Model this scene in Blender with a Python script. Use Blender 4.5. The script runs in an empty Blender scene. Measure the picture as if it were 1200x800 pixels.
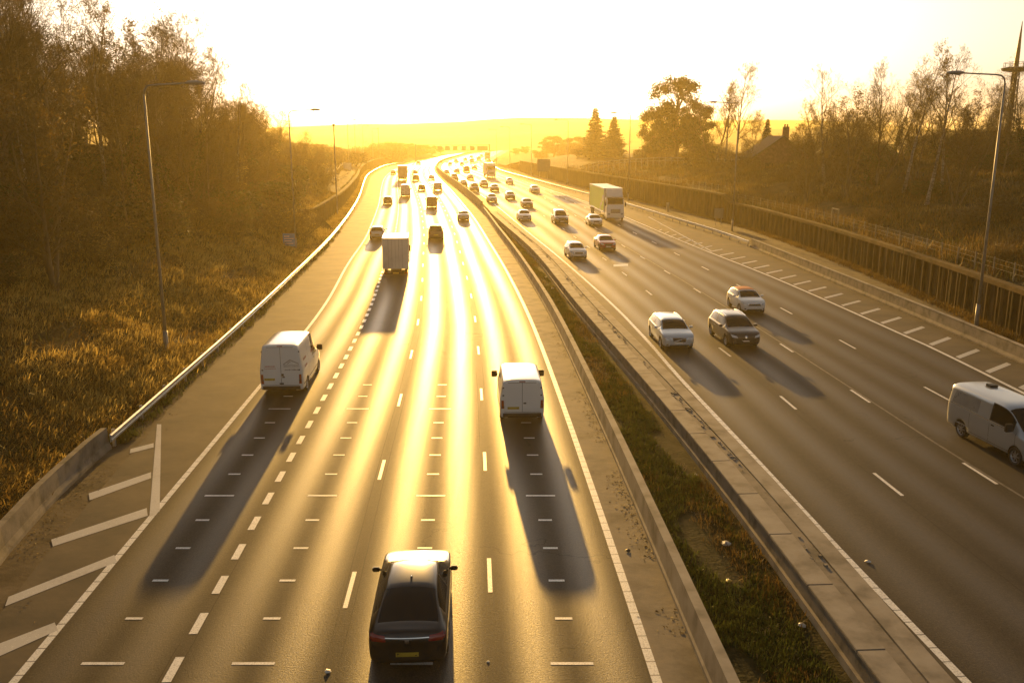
import bpy, bmesh, math, random
from mathutils import Vector, Matrix
from mathutils.bvhtree import BVHTree
R = math.radians
random.seed(7)
scene = bpy.context.scene
COL = scene.collection

# ------------------------------------------------------------------ camera
H = 12.0; FPX = 1045.0; CX, CY = 600.0, 400.0; YH = 160.0
TH = math.atan((CY - YH) / FPX)
ct, st = math.cos(TH), math.sin(TH)

def G(x, y, z=0.0):
    """the place on the level z seen at photo position x, y"""
    dx = x - CX; fw = FPX * ct - (y - CY) * st; dz = -FPX * st - (y - CY) * ct
    t = (H - z) / -dz
    return Vector((dx * t, fw * t, z))

def ztop(Y, y):
    """height that a thing at forward distance Y reaches when its top is at photo row y"""
    a = math.atan((y - CY) / FPX) + TH
    return H - Y * math.tan(a)

cam_d = bpy.data.cameras.new('camera'); cam = bpy.data.objects.new('camera', cam_d); COL.objects.link(cam)
cam_d.sensor_width = 36; cam_d.lens = 36 * FPX / 1200; cam_d.clip_end = 20000; cam_d.clip_start = 0.1
cam.location = (0, 0, H); cam.rotation_euler = (R(90) - TH, 0, 0); scene.camera = cam

# ------------------------------------------------------------------ object helpers
def tag(o, label=None, cat=None, group=None, kind=None):
    if label: o['label'] = label
    if cat: o['category'] = cat
    if group: o['group'] = group
    if kind: o['kind'] = kind
    return o

def empty(name, loc=(0, 0, 0), rz=0.0, label=None, cat=None, group=None):
    o = bpy.data.objects.new(name, None); COL.objects.link(o)
    o.location = loc; o.rotation_euler = (0, 0, rz); o.empty_display_size = .3
    return tag(o, label, cat, group)

def link(name, me, parent=None):
    o = bpy.data.objects.new(name, me); COL.objects.link(o)
    if parent is not None: o.parent = parent
    return o

class MB:
    """collects faces and links them as one mesh object"""
    def __init__(s): s.v = []; s.f = []; s.m = []; s.uv = None
    def face(s, pts, m=0):
        b = len(s.v); s.v.extend([tuple(p) for p in pts]); s.f.append(tuple(range(b, b + len(pts)))); s.m.append(m)
    def box(s, c, d, rz=0.0, m=0, mat=None):
        x, y, z = d[0] / 2, d[1] / 2, d[2] / 2
        M = Matrix.Translation(c) @ Matrix.Rotation(rz, 4, 'Z') if mat is None else mat
        P = [M @ Vector((a * x, b * y, e * z)) for e in (-1, 1) for b in (-1, 1) for a in (-1, 1)]
        b = len(s.v); s.v.extend([tuple(p) for p in P])
        for q in ((0, 2, 3, 1), (4, 5, 7, 6), (0, 1, 5, 4), (2, 6, 7, 3), (0, 4, 6, 2), (1, 3, 7, 5)):
            s.f.append(tuple(b + i for i in q)); s.m.append(m)
    def tube(s, pts, rad, n=8, m=0, cap=True):
        pts = [Vector(p) for p in pts]
        if not hasattr(rad, '__len__'): rad = [rad] * len(pts)
        b0 = len(s.v)
        for i, p in enumerate(pts):
            t = (pts[min(i + 1, len(pts) - 1)] - pts[max(i - 1, 0)]).normalized()
            u = t.cross(Vector((0, 0, 1)) if abs(t.z) < .9 else Vector((0, 1, 0))).normalized(); w = t.cross(u)
            for k in range(n):
                a = 2 * math.pi * k / n
                s.v.append(tuple(p + (u * math.cos(a) + w * math.sin(a)) * rad[i]))
        for i in range(len(pts) - 1):
            for k in range(n):
                a = b0 + i * n + k; c = b0 + i * n + (k + 1) % n
                s.f.append((a, c, c + n, a + n)); s.m.append(m)
        if cap:
            s.f.append(tuple(b0 + k for k in range(n))[::-1]); s.m.append(m)
            e = b0 + (len(pts) - 1) * n
            s.f.append(tuple(e + k for k in range(n))); s.m.append(m)
    def sweep(s, path, prof, m=0, cap=True):
        """path: list of (origin Vector, lateral unit Vector); prof: closed list of (across, up)"""
        n = len(prof); b0 = len(s.v)
        for p, l in path:
            for a, h in prof: s.v.append((p.x + l.x * a, p.y + l.y * a, p.z + h))
        for i in range(len(path) - 1):
            for k in range(n):
                a = b0 + i * n + k; c = b0 + i * n + (k + 1) % n
                s.f.append((a, a + n, c + n, c)); s.m.append(m)
        if cap:
            s.f.append(tuple(b0 + k for k in range(n))); s.m.append(m)
            e = b0 + (len(path) - 1) * n
            s.f.append(tuple(e + k for k in range(n))[::-1]); s.m.append(m)
    def mesh(s, name, mats, smooth=False):
        me = bpy.data.meshes.new(name); me.from_pydata(s.v, [], s.f)
        for mt in (mats if isinstance(mats, (list, tuple)) else [mats]): me.materials.append(mt)
        if any(s.m): me.polygons.foreach_set('material_index', s.m)
        if smooth: me.polygons.foreach_set('use_smooth', [True] * len(me.polygons))
        me.update(); return me
    def build(s, name, mats, parent=None, smooth=False, bevel=0.0):
        me = s.mesh(name, mats, smooth)
        if bevel:
            bm = bmesh.new(); bm.from_mesh(me); bmesh.ops.remove_doubles(bm, verts=bm.verts, dist=1e-5)
            bmesh.ops.bevel(bm, geom=[e for e in bm.edges if len(e.link_faces) == 2 and e.calc_face_angle(0) > .6], offset=bevel, segments=2, affect='EDGES', clamp_overlap=True)
            bm.to_mesh(me); bm.free()
        return link(name, me, parent)

def copy_tree(o, parent=None):
    c = o.copy(); COL.objects.link(c)
    if parent is not None: c.parent = parent
    for ch in list(o.children): copy_tree(ch, c)
    return c

# ------------------------------------------------------------------ materials
MATS = {}
def newmat(name):
    m = bpy.data.materials.new(name); m.use_nodes = True
    nt = m.node_tree; b = nt.nodes['Principled BSDF']; MATS[name] = m
    return m, nt, b

def N(nt, t, **kw):
    n = nt.nodes.new(t)
    for k, v in kw.items():
        if k in n.inputs.keys(): n.inputs[k].default_value = v
        else: setattr(n, k, v)
    return n

def coords(nt, scale=(1, 1, 1), kind='Object'):
    tc = N(nt, 'ShaderNodeTexCoord'); mp = N(nt, 'ShaderNodeMapping'); mp.inputs['Scale'].default_value = scale
    nt.links.new(tc.outputs[kind], mp.inputs['Vector']); return mp.outputs[0]

def noise(nt, vec, scale, detail=4, rough=.55):
    n = N(nt, 'ShaderNodeTexNoise'); n.inputs['Scale'].default_value = scale; n.inputs['Detail'].default_value = detail
    n.inputs['Roughness'].default_value = rough; nt.links.new(vec, n.inputs['Vector']); return n.outputs['Fac']

def ramp(nt, fac, stops):
    r = N(nt, 'ShaderNodeValToRGB'); e = r.color_ramp.elements
    while len(e) < len(stops): e.new(.5)
    for i, (p, c) in enumerate(stops):
        e[i].position = p; e[i].color = (c[0], c[1], c[2], 1) if hasattr(c, '__len__') else (c, c, c, 1)
    nt.links.new(fac, r.inputs[0]); return r.outputs[0]

def math_(nt, op, a, b=None, c=None, clamp=False):
    n = N(nt, 'ShaderNodeMath'); n.operation = op; n.use_clamp = clamp
    for i, v in enumerate((a, b, c)):
        if v is None: continue
        if isinstance(v, (int, float)): n.inputs[i].default_value = v
        else: nt.links.new(v, n.inputs[i])
    return n.outputs[0]

def mixc(nt, f, a, b, mode='MIX'):
    n = N(nt, 'ShaderNodeMix'); n.data_type = 'RGBA'; n.blend_type = mode
    for i, v in ((0, f), (6, a), (7, b)):
        if isinstance(v, (int, float)): n.inputs[i].default_value = v
        elif isinstance(v, (tuple, list)): n.inputs[i].default_value = (*v, 1)
        else: nt.links.new(v, n.inputs[i])
    return n.outputs[2]

def bump(nt, b, h, strength=.3, dist=.02):
    n = N(nt, 'ShaderNodeBump'); n.inputs['Strength'].default_value = strength; n.inputs['Distance'].default_value = dist
    nt.links.new(h, n.inputs['Height']); nt.links.new(n.outputs[0], b.inputs['Normal'])

def mottled(name, c1, c2, scale=3, rough=.8, bs=.3, bd=.01, metal=0.0, detail=6, kind='Object', c3=None, stretch=(1, 1, 1), spec=.4):
    m, nt, b = newmat(name); v = coords(nt, stretch, kind)
    f = noise(nt, v, scale, detail)
    stops = [(.32, c1), (.68, c2)] if c3 is None else [(.3, c1), (.5, c2), (.7, c3)]
    nt.links.new(ramp(nt, f, stops), b.inputs['Base Color'])
    b.inputs['Roughness'].default_value = rough; b.inputs['Metallic'].default_value = metal; b.inputs['Specular IOR Level'].default_value = spec
    if bs: bump(nt, b, noise(nt, v, scale * 6, 3), bs, bd)
    return m

def plain(name, c, rough=.5, metal=0.0, coat=0.0, spec=.5):
    m, nt, b = newmat(name)
    v = coords(nt); f = noise(nt, v, 2.3, 5)
    d = tuple(min(1, x * 1.08) for x in c); e = tuple(x * .86 for x in c)
    nt.links.new(ramp(nt, f, [(.3, e), (.65, d)]), b.inputs['Base Color'])
    rr = ramp(nt, noise(nt, v, 5, 4), [(.3, max(0, rough - .05)), (.7, min(1, rough + .08))])
    nt.links.new(rr, b.inputs['Roughness'])
    b.inputs['Metallic'].default_value = metal; b.inputs['Coat Weight'].default_value = coat; b.inputs['Coat Roughness'].default_value = .06
    b.inputs['Specular IOR Level'].default_value = spec
    return m

def leafy(name, c1, c2, trans=.45, scale=.8, rough=.6):
    """thin plant matter that lets some light through"""
    m, nt, b = newmat(name); v = coords(nt, kind='Object')
    col = ramp(nt, noise(nt, v, scale, 5), [(.3, c1), (.7, c2)])
    nt.links.new(col, b.inputs['Base Color']); b.inputs['Roughness'].default_value = rough; b.inputs['Specular IOR Level'].default_value = .25
    t = N(nt, 'ShaderNodeBsdfTranslucent'); nt.links.new(col, t.inputs['Color'])
    mx = N(nt, 'ShaderNodeMixShader'); mx.inputs[0].default_value = trans
    out = nt.nodes['Material Output']
    nt.links.new(b.outputs[0], mx.inputs[1]); nt.links.new(t.outputs[0], mx.inputs[2]); nt.links.new(mx.outputs[0], out.inputs['Surface'])
    return m

def car_paint(name, c, metal=.3, rough=.28, dirt=.35):
    m, nt, b = newmat(name); v = coords(nt)
    sep = N(nt, 'ShaderNodeSeparateXYZ'); nt.links.new(v, sep.inputs[0])
    low = math_(nt, 'SUBTRACT', .75, sep.outputs[2], clamp=True)          # road dirt thrown up the lower panels
    f = math_(nt, 'MULTIPLY', math_(nt, 'MULTIPLY', low, noise(nt, v, 4, 6)), dirt * 3, clamp=True)
    nt.links.new(mixc(nt, f, c, (.16, .13, .1)), b.inputs['Base Color'])
    nt.links.new(math_(nt, 'MULTIPLY_ADD', f, .5, rough), b.inputs['Roughness'])
    b.inputs['Metallic'].default_value = metal; b.inputs['Coat Weight'].default_value = .6; b.inputs['Coat Roughness'].default_value = .08
    return m
HAZE_D, SKY_S, EXPO = .00038, .088, 0.86
DENO = True
# ------------------------------------------------------------------ traced road lines (photo positions put on the ground)
ZR = 0.7      # the carriageway on the right lies higher than the one on the left
class Line:
    def __init__(s, px, z=0.0, pts=None, off=0.0):
        P = [G(x, y, z) for x, y in px] if px else [Vector(p) for p in pts]
        P.sort(key=lambda p: p.y); s.Y = [p.y for p in P]; s.X = [p.x + off for p in P]; s.z = z
        s._tangents(); s._smooth()
    def _tangents(s):
        n = len(s.Y); d = [(s.X[i + 1] - s.X[i]) / (s.Y[i + 1] - s.Y[i]) for i in range(n - 1)]
        s.T = [d[0]] + [(d[i - 1] * (s.Y[i + 1] - s.Y[i]) + d[i] * (s.Y[i] - s.Y[i - 1])) / (s.Y[i + 1] - s.Y[i - 1]) for i in range(1, n - 1)] + [d[-1]]
    def raw(s, y):
        Y, X, T = s.Y, s.X, s.T
        if y <= Y[0]: return X[0] + T[0] * (y - Y[0])
        if y >= Y[-1]: return X[-1] + T[-1] * (y - Y[-1])
        lo = 0
        for i in range(len(Y) - 1):
            if Y[i] <= y <= Y[i + 1]: lo = i; break
        h = Y[lo + 1] - Y[lo]; t = (y - Y[lo]) / h
        return ((1 + 2 * t) * (1 - t) ** 2 * X[lo] + t * (1 - t) ** 2 * h * T[lo] + t * t * (3 - 2 * t) * X[lo + 1] + t * t * (t - 1) * h * T[lo + 1])
    def _smooth(s):
        ys = [-60 + 4 * i for i in range(260)]; xs = [s.raw(y) for y in ys]; out = []
        for i, y in enumerate(ys):
            w = 1 if y < 50 else (2 if y < 120 else 4)
            w = min(w, i, len(ys) - 1 - i); out.append(sum(xs[i - w:i + w + 1]) / (2 * w + 1))
        s.sx = out
    def x(s, y):
        f = (y + 60) / 4; i = max(0, min(258, int(f))); t = f - i
        return s.sx[i] * (1 - t) + s.sx[i + 1] * t
    def p(s, y, off=0.0, dz=0.0):
        l = s.lat(y); return Vector((s.x(y) + l.x * off, y + l.y * off, s.z + dz))
    def slope(s, y): return (s.x(y + 3) - s.x(y - 3)) / 6
    def lat(s, y):
        k = s.slope(y); return Vector((1, -k, 0)).normalized()
    def rz(s, y): return -math.atan(s.slope(y))

A = Line([(15, 800), (190, 590), (305, 452), (387.6, 348), (403, 316), (428, 280), (438, 256), (442.7, 244), (447, 219.5), (451, 208), (462, 199), (477, 193), (502, 187.3), (518, 183), (538, 180), (570, 177)])
B = Line([(770, 798), (712, 625), (651, 450), (619, 367), (605, 339), (590.5, 311.6), (571, 280), (556.4, 256), (545, 242), (529, 223), (514, 208), (508, 198), (513, 191), (531, 185), (545, 181.2), (566, 178.3)])
M1 = Line([(828, 798), (771, 660), (714, 524), (681, 450), (647, 375), (620, 328.6), (601, 299), (577.7, 267), (566, 249), (541, 225), (518, 207), (511, 198), (517, 191), (535, 185), (549, 181), (571, 178)])
EL = Line([(-40, 770), (10, 700), (60, 640), (130, 560), (190, 488), (280, 399), (349, 327), (386, 288), (410, 257), (425, 233), (431.5, 216), (436, 206), (447, 199), (463, 193.5), (484, 190), (505, 185.5), (523, 182), (545, 179), (572, 176.6)])
_rt = [(129, 507), (187, 457.5), (227.5, 422), (280, 377), (320, 340), (349, 313), (381, 282.5), (403, 257), (419, 233), (426.7, 211.7), (430, 204.7), (440.7, 197.7), (454.7, 192.4), (473, 189.6), (493, 186), (514, 182.6), (535, 180), (560, 177)]
RAIL_L = Line([(x, 160 + (y - 160) * 1.062) for x, y in _rt])
CBL = Line([(131, 525), (100, 550), (45, 600), (0, 662), (-60, 745)])
W = Line([(1032, 798), (996, 750), (892, 611), (785, 480), (728, 414), (680, 360), (629, 297), (586, 259)], ZR)
C = Line([(1131, 798), (1049, 715), (988, 647), (937, 597), (888, 539), (793, 440), (752, 390), (695, 336), (650, 297), (620, 273), (583, 242), (556, 223), (530, 207), (518, 198), (522, 191), (539, 185), (552, 181), (574, 178)], ZR)
L1 = Line([(1058, 582), (1025, 557), (935, 480), (912, 463), (855, 415), (841, 406), (765, 346), (734, 322.5), (701, 298), (650, 261), (600, 230), (560, 208), (540, 199), (534, 193), (547, 185.5), (560, 181)], ZR)
L2 = Line([(1154, 559), (1129, 544), (1024, 474), (995, 455), (930, 413.5), (910.6, 400), (821, 343), (783.5, 319.5), (744.5, 297), (690, 262), (630, 228), (578, 207), (555, 199), (546, 194), (554, 186), (567, 181)], ZR)
L3 = Line([(1114, 470), (1081, 452.6), (1002, 408), (979.5, 395.5), (933, 370.5), (867, 335), (831, 316.5), (797, 300), (761, 281), (738, 270.5), (700, 250), (650, 228), (597, 207), (568, 199), (558, 194), (562, 186.3), (574, 181)], ZR)
D_ = Line([(1200, 461), (1085, 403.5), (985, 360), (915, 328), (868, 310), (800, 283), (735, 255), (684, 235.5), (640, 221), (603, 209), (580, 201), (570, 194.5), (571, 187), (581, 181)], ZR)
_rr = [(887, 285), (850, 271), (812, 260), (775, 249.5), (737, 237.5), (684, 224.5), (640, 213), (608, 204.5), (589, 199.5), (578, 192), (577, 186), (586, 181)]
RAIL_R = Line([(x, 160 + (y - 160) * 1.066) for x, y in _rr], ZR)
CBR = Line([(887, 293), (960, 324), (1040, 358), (1120, 392), (1200, 428)], ZR)
PW = Line([(1215, 404), (1143.7, 371), (1062, 336), (1000, 310), (930, 284), (880, 267), (815, 249.5), (737, 232), (690, 221), (640, 209), (611, 201.5)], ZR)
PL = Line([(366, 272), (394, 251), (408, 235), (419, 218), (422, 208), (430, 200), (443, 194.5), (462, 190.5)])
L12 = Line(None, pts=[(A.x(y) + .237 * (B.x(y) - A.x(y)), y, 0) for y in range(-56, 960, 8)])
L23 = Line(None, pts=[(A.x(y) + .484 * (B.x(y) - A.x(y)), y, 0) for y in range(-56, 960, 8)])
L34 = Line(None, pts=[(A.x(y) + .746 * (B.x(y) - A.x(y)), y, 0) for y in range(-56, 960, 8)])

def ysamples(y0, y1):
    out = [y0]
    while out[-1] < y1:
        y = out[-1]; out.append(y + (1.5 if y < 80 else 3 if y < 200 else 6))
    out[-1] = y1
    return out

def strip(name, lines, us, ys, z, mat, per=3, parent=None):
    """a ribbon surface through the given lines; uv = (lane number, metres along)"""
    v = []; f = []; uv = []; nc = (len(lines) - 1) * per + 1
    for y in ys:
        for i in range(nc):
            a = min(i // per, len(lines) - 2); t = (i - a * per) / per
            xa, xb = [(l(y) if callable(l) else l.x(y)) for l in (lines[a], lines[a + 1])]
            v.append((xa + (xb - xa) * t, y, z)); uv.append((us[a] + (us[a + 1] - us[a]) * t, y))
    for j in range(len(ys) - 1):
        for i in range(nc - 1):
            k = j * nc + i; f.append((k, k + 1, k + 1 + nc, k + nc))
    me = bpy.data.meshes.new(name); me.from_pydata(v, [], f); me.materials.append(mat)
    ul = me.uv_layers.new(name='lanes')
    for lp in me.loops: ul.data[lp.index].uv = uv[lp.vertex_index]
    o = link(name, me, parent); tag(o, kind='structure'); return o

def road_mat(name, dark, light, ph=0.0, base_r=.70, track_r=.48):
    m, nt, b = newmat(name)
    uvn = N(nt, 'ShaderNodeUVMap'); uvn.uv_map = 'lanes'
    sep = N(nt, 'ShaderNodeSeparateXYZ'); nt.links.new(uvn.outputs[0], sep.inputs[0])
    u, vv = sep.outputs[0], sep.outputs[1]
    ob = coords(nt, (1, 1, 1)); st_ = coords(nt, (.9, .02, 1)); st2 = coords(nt, (4, .09, 1))
    wob = math_(nt, 'MULTIPLY_ADD', noise(nt, coords(nt, (.05, .02, 1)), 1, 2), .16, -.08)
    fr = math_(nt, 'FRACT', math_(nt, 'ADD', u, wob))
    d = math_(nt, 'ABSOLUTE', math_(nt, 'SUBTRACT', math_(nt, 'ABSOLUTE', math_(nt, 'SUBTRACT', fr, .5)), .235))
    mr = N(nt, 'ShaderNodeMapRange'); mr.interpolation_type = 'SMOOTHSTEP'
    mr.inputs['From Min'].default_value = .0; mr.inputs['From Max'].default_value = .24; mr.inputs['To Min'].default_value = 1; mr.inputs['To Max'].default_value = 0
    nt.links.new(d, mr.inputs['Value']); tr = mr.outputs[0]
    inl = N(nt, 'ShaderNodeMapRange'); inl.inputs['From Min'].default_value = -.1; inl.inputs['From Max'].default_value = .05; nt.links.new(u, inl.inputs['Value'])
    inr = N(nt, 'ShaderNodeMapRange'); inr.inputs['From Min'].default_value = 4.05; inr.inputs['From Max'].default_value = 3.9; nt.links.new(u, inr.inputs['Value'])
    lane = math_(nt, 'MULTIPLY', inl.outputs[0], inr.outputs[0])
    tr = math_(nt, 'MULTIPLY', tr, lane)
    streak = noise(nt, st_, 1.2, 4); streak2 = noise(nt, st2, 1.5, 4); patch = noise(nt, ob, .12, 4); fine = noise(nt, ob, 19, 5, .8); mid = noise(nt, ob, 5, 5)
    tone = math_(nt, 'MULTIPLY_ADD', streak, .35, math_(nt, 'MULTIPLY_ADD', patch, .4, math_(nt, 'MULTIPLY', mid, .25)))
    col = ramp(nt, tone, [(.36, dark), (.62, light)])
    col = mixc(nt, math_(nt, 'MULTIPLY', tr, .3), col, tuple(x * 1.3 for x in light))
    col = mixc(nt, .85, col, ramp(nt, fine, [(.3, .25), (.5, 1.0), (.7, 2.0)]), 'MULTIPLY')
    # cracks with sealed tar along the lane joints
    vor = N(nt, 'ShaderNodeTexVoronoi'); vor.feature = 'DISTANCE_TO_EDGE'; vor.inputs['Scale'].default_value = .16
    dist = N(nt, 'ShaderNodeVectorMath'); dist.operation = 'ADD'
    nz = N(nt, 'ShaderNodeTexNoise'); nz.inputs['Scale'].default_value = .9; nz.inputs['Detail'].default_value = 6; nt.links.new(ob, nz.inputs['Vector'])
    sc = N(nt, 'ShaderNodeVectorMath'); sc.operation = 'SCALE'; sc.inputs['Scale'].default_value = 2.2; nt.links.new(nz.outputs['Color'], sc.inputs[0])
    nt.links.new(ob, dist.inputs[0]); nt.links.new(sc.outputs[0], dist.inputs[1]); nt.links.new(dist.outputs[0], vor.inputs['Vector'])
    cr = math_(nt, 'LESS_THAN', vor.outputs['Distance'], .004)
    cr = math_(nt, 'MULTIPLY', cr, math_(nt, 'GREATER_THAN', noise(nt, ob, .07, 2), .53))
    joint = math_(nt, 'LESS_THAN', math_(nt, 'ABSOLUTE', math_(nt, 'SUBTRACT', math_(nt, 'ABSOLUTE', math_(nt, 'SUBTRACT', math_(nt, 'ADD', fr, math_(nt, 'MULTIPLY', noise(nt, ob, 1.2, 4), .012)), .5)), .455)), .0035)
    joint = math_(nt, 'MULTIPLY', joint, math_(nt, 'GREATER_THAN', noise(nt, coords(nt, (.3, .03, 1)), 1, 3), .47))
    cr = math_(nt, 'MAXIMUM', cr, math_(nt, 'MULTIPLY', joint, lane))
    col = mixc(nt, math_(nt, 'MULTIPLY', cr, .75), col, (.012, .010, .009))
    nt.links.new(col, b.inputs['Base Color'])
    r = math_(nt, 'MULTIPLY_ADD', tr, track_r - base_r, base_r)
    r = math_(nt, 'ADD', r, math_(nt, 'MULTIPLY_ADD', streak2, .06, -.03))
    r = math_(nt, 'ADD', r, math_(nt, 'MULTIPLY_ADD', fine, .5, -.25))
    nt.links.new(r, b.inputs['Roughness']); nt.links.new(math_(nt, 'MULTIPLY_ADD', tr, .17, .12), b.inputs['Specular IOR Level'])
    bump(nt, b, fine, .45, .022)
    return m

ROAD_L = road_mat('asphalt_polished_tracks', (.036, .030, .023), (.066, .053, .040))
ROAD_R = road_mat('asphalt_dark', (.031, .025, .019), (.055, .044, .033), base_r=.68, track_r=.54)
HARD = mottled('asphalt_shoulder', (.05, .045, .04), (.12, .095, .068), .5, .78, .6, .012, detail=9, spec=.2)
CONC = mottled('weathered_concrete', (.16, .14, .115), (.30, .265, .22), 1.1, .85, .4, .008, detail=9, c3=(.37, .33, .28), spec=.3)
CONC_DK = mottled('stained_concrete', (.10, .09, .07), (.22, .19, .155), 1.6, .88, .5, .01, detail=9, c3=(.27, .235, .19), spec=.3)
KERB = mottled('verge_paving', (.085, .07, .055), (.20, .17, .135), .8, .85, .5, .012, detail=9, c3=(.25, .205, .145), spec=.5)

yl = ysamples(-40, 900)
strip('left_road', [A, L12, L23, L34, B], [0, 1, 2, 3, 4], yl, 0.0, ROAD_L, 4)
strip('left_hard_shoulder', [EL, A], [-1, 0], yl, 0.0, HARD, 3)
strip('left_verge_strip', [B, M1], [4, 4.5], yl, -0.002, KERB, 3)
strip('left_kerb_strip', [lambda y: EL.x(y) - 1.6, EL], [0, 1], yl, -0.012, mottled('dirty_kerb_strip', (.03, .022, .014), (.09, .068, .045), .9, .9, .6, .015, detail=9, c3=(.14, .11, .075), spec=.2), 2)
strip('right_road', [C, L1, L2, L3, D_], [0, 1, 2, 3, 4], ysamples(-10, 900), ZR, ROAD_R, 4)
WFAR = lambda y: (W.x(y) if y < 128 else M1.x(y) + .42 if y > 150 else W.x(y) + (M1.x(y) + .42 - W.x(y)) * (y - 128) / 22)
strip('right_hard_shoulder', [D_, lambda y: (CBR.x(y) + .3 if y < 93 else RAIL_R.x(y) + .5)], [0, 1], ysamples(-10, 900), ZR, HARD, 3)
strip('right_inner_strip', [lambda y: (W.x(y) + 1.55 if y < 128 else WFAR(y) + .3), C], [0, 1], ysamples(-10, 900), ZR - .003, HARD, 2)
strip('right_verge', [lambda y: (CBR.x(y) + .2 if y < 93 else RAIL_R.x(y) + .4), lambda y: (PW.x(y) + .6 if y < 330 else PW.x(330) + .6 + (y - 330) * .02)], [0, 1], ysamples(-10, 330), ZR + .004, mottled('verge_soil', (.06, .045, .03), (.14, .11, .06), 1.2, .95, .8, .05), 3)

# ------------------------------------------------------------------ painted markings
def paint_mat(name, ribs=None, wear=.45):
    m, nt, b = newmat(name); ob = coords(nt)
    f = noise(nt, ob, 7, 8, .7); g = noise(nt, ob, .5, 3)
    col = ramp(nt, math_(nt, 'MULTIPLY_ADD', g, .5, math_(nt, 'MULTIPLY', f, .5)), [(.25, (.55, .52, .48)), (.5, (.85, .83, .79))])
    ww = math_(nt, 'GREATER_THAN', noise(nt, ob, 22, 4, .75), 1 - wear)
    col = mixc(nt, math_(nt, 'MULTIPLY', ww, .4), col, (.12, .105, .09))
    if ribs:
        uvn = N(nt, 'ShaderNodeUVMap'); uvn.uv_map = 'lanes'; sep = N(nt, 'ShaderNodeSeparateXYZ'); nt.links.new(uvn.outputs[0], sep.inputs[0])
        fr = math_(nt, 'FRACT', math_(nt, 'DIVIDE', sep.outputs[1], ribs))
        col = mixc(nt, math_(nt, 'MULTIPLY', math_(nt, 'LESS_THAN', fr, .07), .8), col, (.05, .045, .04))
    nt.links.new(col, b.inputs['Base Color']); b.inputs['Roughness'].default_value = .5
    bump(nt, b, f, .3, .004)
    return m
PAINT = paint_mat('road_paint'); PAINT_RIB = paint_mat('ribbed_road_paint', .55); PAINT_OLD = paint_mat('worn_road_paint', wear=.62)

class Marks:
    def __init__(s): s.mb = MB(); s.uv = []
    def seg(s, ln, y0, y1, w, off=0.0, dz=.005):
        n = max(1, int((y1 - y0) / 3)); 
        for i in range(n):
            ya, yb = y0 + (y1 - y0) * i / n, y0 + (y1 - y0) * (i + 1) / n
            P = [ln.p(ya, off - w / 2, dz), ln.p(ya, off + w / 2, dz), ln.p(yb, off + w / 2, dz), ln.p(yb, off - w / 2, dz)]
            s.mb.face(P); s.uv += [(0, ya), (1, ya), (1, yb), (0, yb)]
    def quad(s, P): s.mb.face(P); s.uv += [(0, 0)] * len(P)
    def build(s, name, mat):
        o = s.mb.build(name, mat); ul = o.data.uv_layers.new(name='lanes')
        for lp in o.data.loops: ul.data[lp.index].uv = s.uv[lp.index]
        return tag(o, kind='structure')

def yof(y, z=0.0): return G(600, y, z).y
mk = Marks()
for ln, w in ((A, .2), (B, .22)): mk.seg(ln, -40, 880, w)
for ln, w in ((C, .2),): mk.seg(ln, -10, 880, w)
mk.build('solid_edge_lines', PAINT_RIB)
mk = Marks()
mk.seg(D_, 0, 880, .2)
y0 = yof(646)
k = -20
while y0 + 2 * k < 330:
    mk.seg(L12, y0 + 2 * k - .5, y0 + 2 * k + .5, .21); k += 1
def dashes(ln, ref, per, y1, on=2.0, z=0.0, w=.12):
    r = yof(ref, z); k = -int((r + 10) / per)
    while r + k * per < y1: mk.seg(ln, r + k * per - on / 2, r + k * per + on / 2, w); k += 1
dashes(L23, 690, 8.95, 430); dashes(L34, 673, 9.0, 430)
dashes(L1, 471.5, 9.35, 430, z=ZR); dashes(L2, 464, 9.35, 430, z=ZR); dashes(L3, 461, 9.8, 430, 2.2, z=ZR)
mk.build('lane_lines', PAINT)
# short cross ticks used to check speeds
mk = Marks()
yl0 = yof(777)
for i in range(0, 13):
    y = yl0 + 2.0 * i
    for a, b_ in ((A, L12), (L12, L23), (L23, L34), (L34, B)):
        c = (a.x(y) + b_.x(y)) / 2; hw = .5 if i % 5 == 0 else .22
        mk.quad([(c - hw, y - .055, .005), (c + hw, y - .055, .005), (c + hw, y + .055, .005), (c - hw, y + .055, .005)])
mk.build('cross_ticks', PAINT)
mk = Marks()
def px(z, pts, dz=.006): mk.quad([G(x, y, z) + Vector((0, 0, dz)) for x, y in pts])
for q in (((105, 586), (104, 578), (177, 553), (177, 560)), ((62, 640), (60, 632), (172, 595), (173, 604)), ((6, 710), (10, 699), (134, 650), (137, 658)),
          ((-40, 786), (-38, 768), (64, 729), (68, 738)), ((152, 531), (153, 526), (180, 519), (180, 524)), ((187, 599), (175, 606), (184, 497), (189, 497))):
    px(0, q)
# hatching and slip nose on the right
r = yof(404, ZR); kk = -6
while r + kk * 2.95 < yof(268, ZR):
    ya = r + kk * 2.95; wd = 2.0 if ya < 85 else max(.35, 2.0 - (ya - 85) * .055)
    P = [D_.p(ya - .22, .28, .006), D_.p(ya + .22, .28, .006), D_.p(ya + 1.0 + .22, .28 + wd, .006) + Vector((0, wd * .35, 0)), D_.p(ya + 1.0 - .22, .28 + wd, .006) + Vector((0, wd * .35, 0))]
    mk.quad([P[0], P[3], P[2], P[1]]); kk += 1
for i in range(8):
    t0, t1 = i / 8, (i + 1) / 8; f = lambda t: (760 + (834 - 760) * t, 254.2 + (294.5 - 254.2) * t)
    a, b_ = G(*f(t0), ZR), G(*f(t1), ZR)
    mk.quad([b_ + Vector((-.1, 0, .006)), b_ + Vector((.1, 0, .006)), a + Vector((.1, 0, .006)), a + Vector((-.1, 0, .006))])
px(ZR, ((719, 310), (736, 309), (736, 311.5), (719, 312.5)))
mk.build('hatch_markings', PAINT_OLD)
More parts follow.
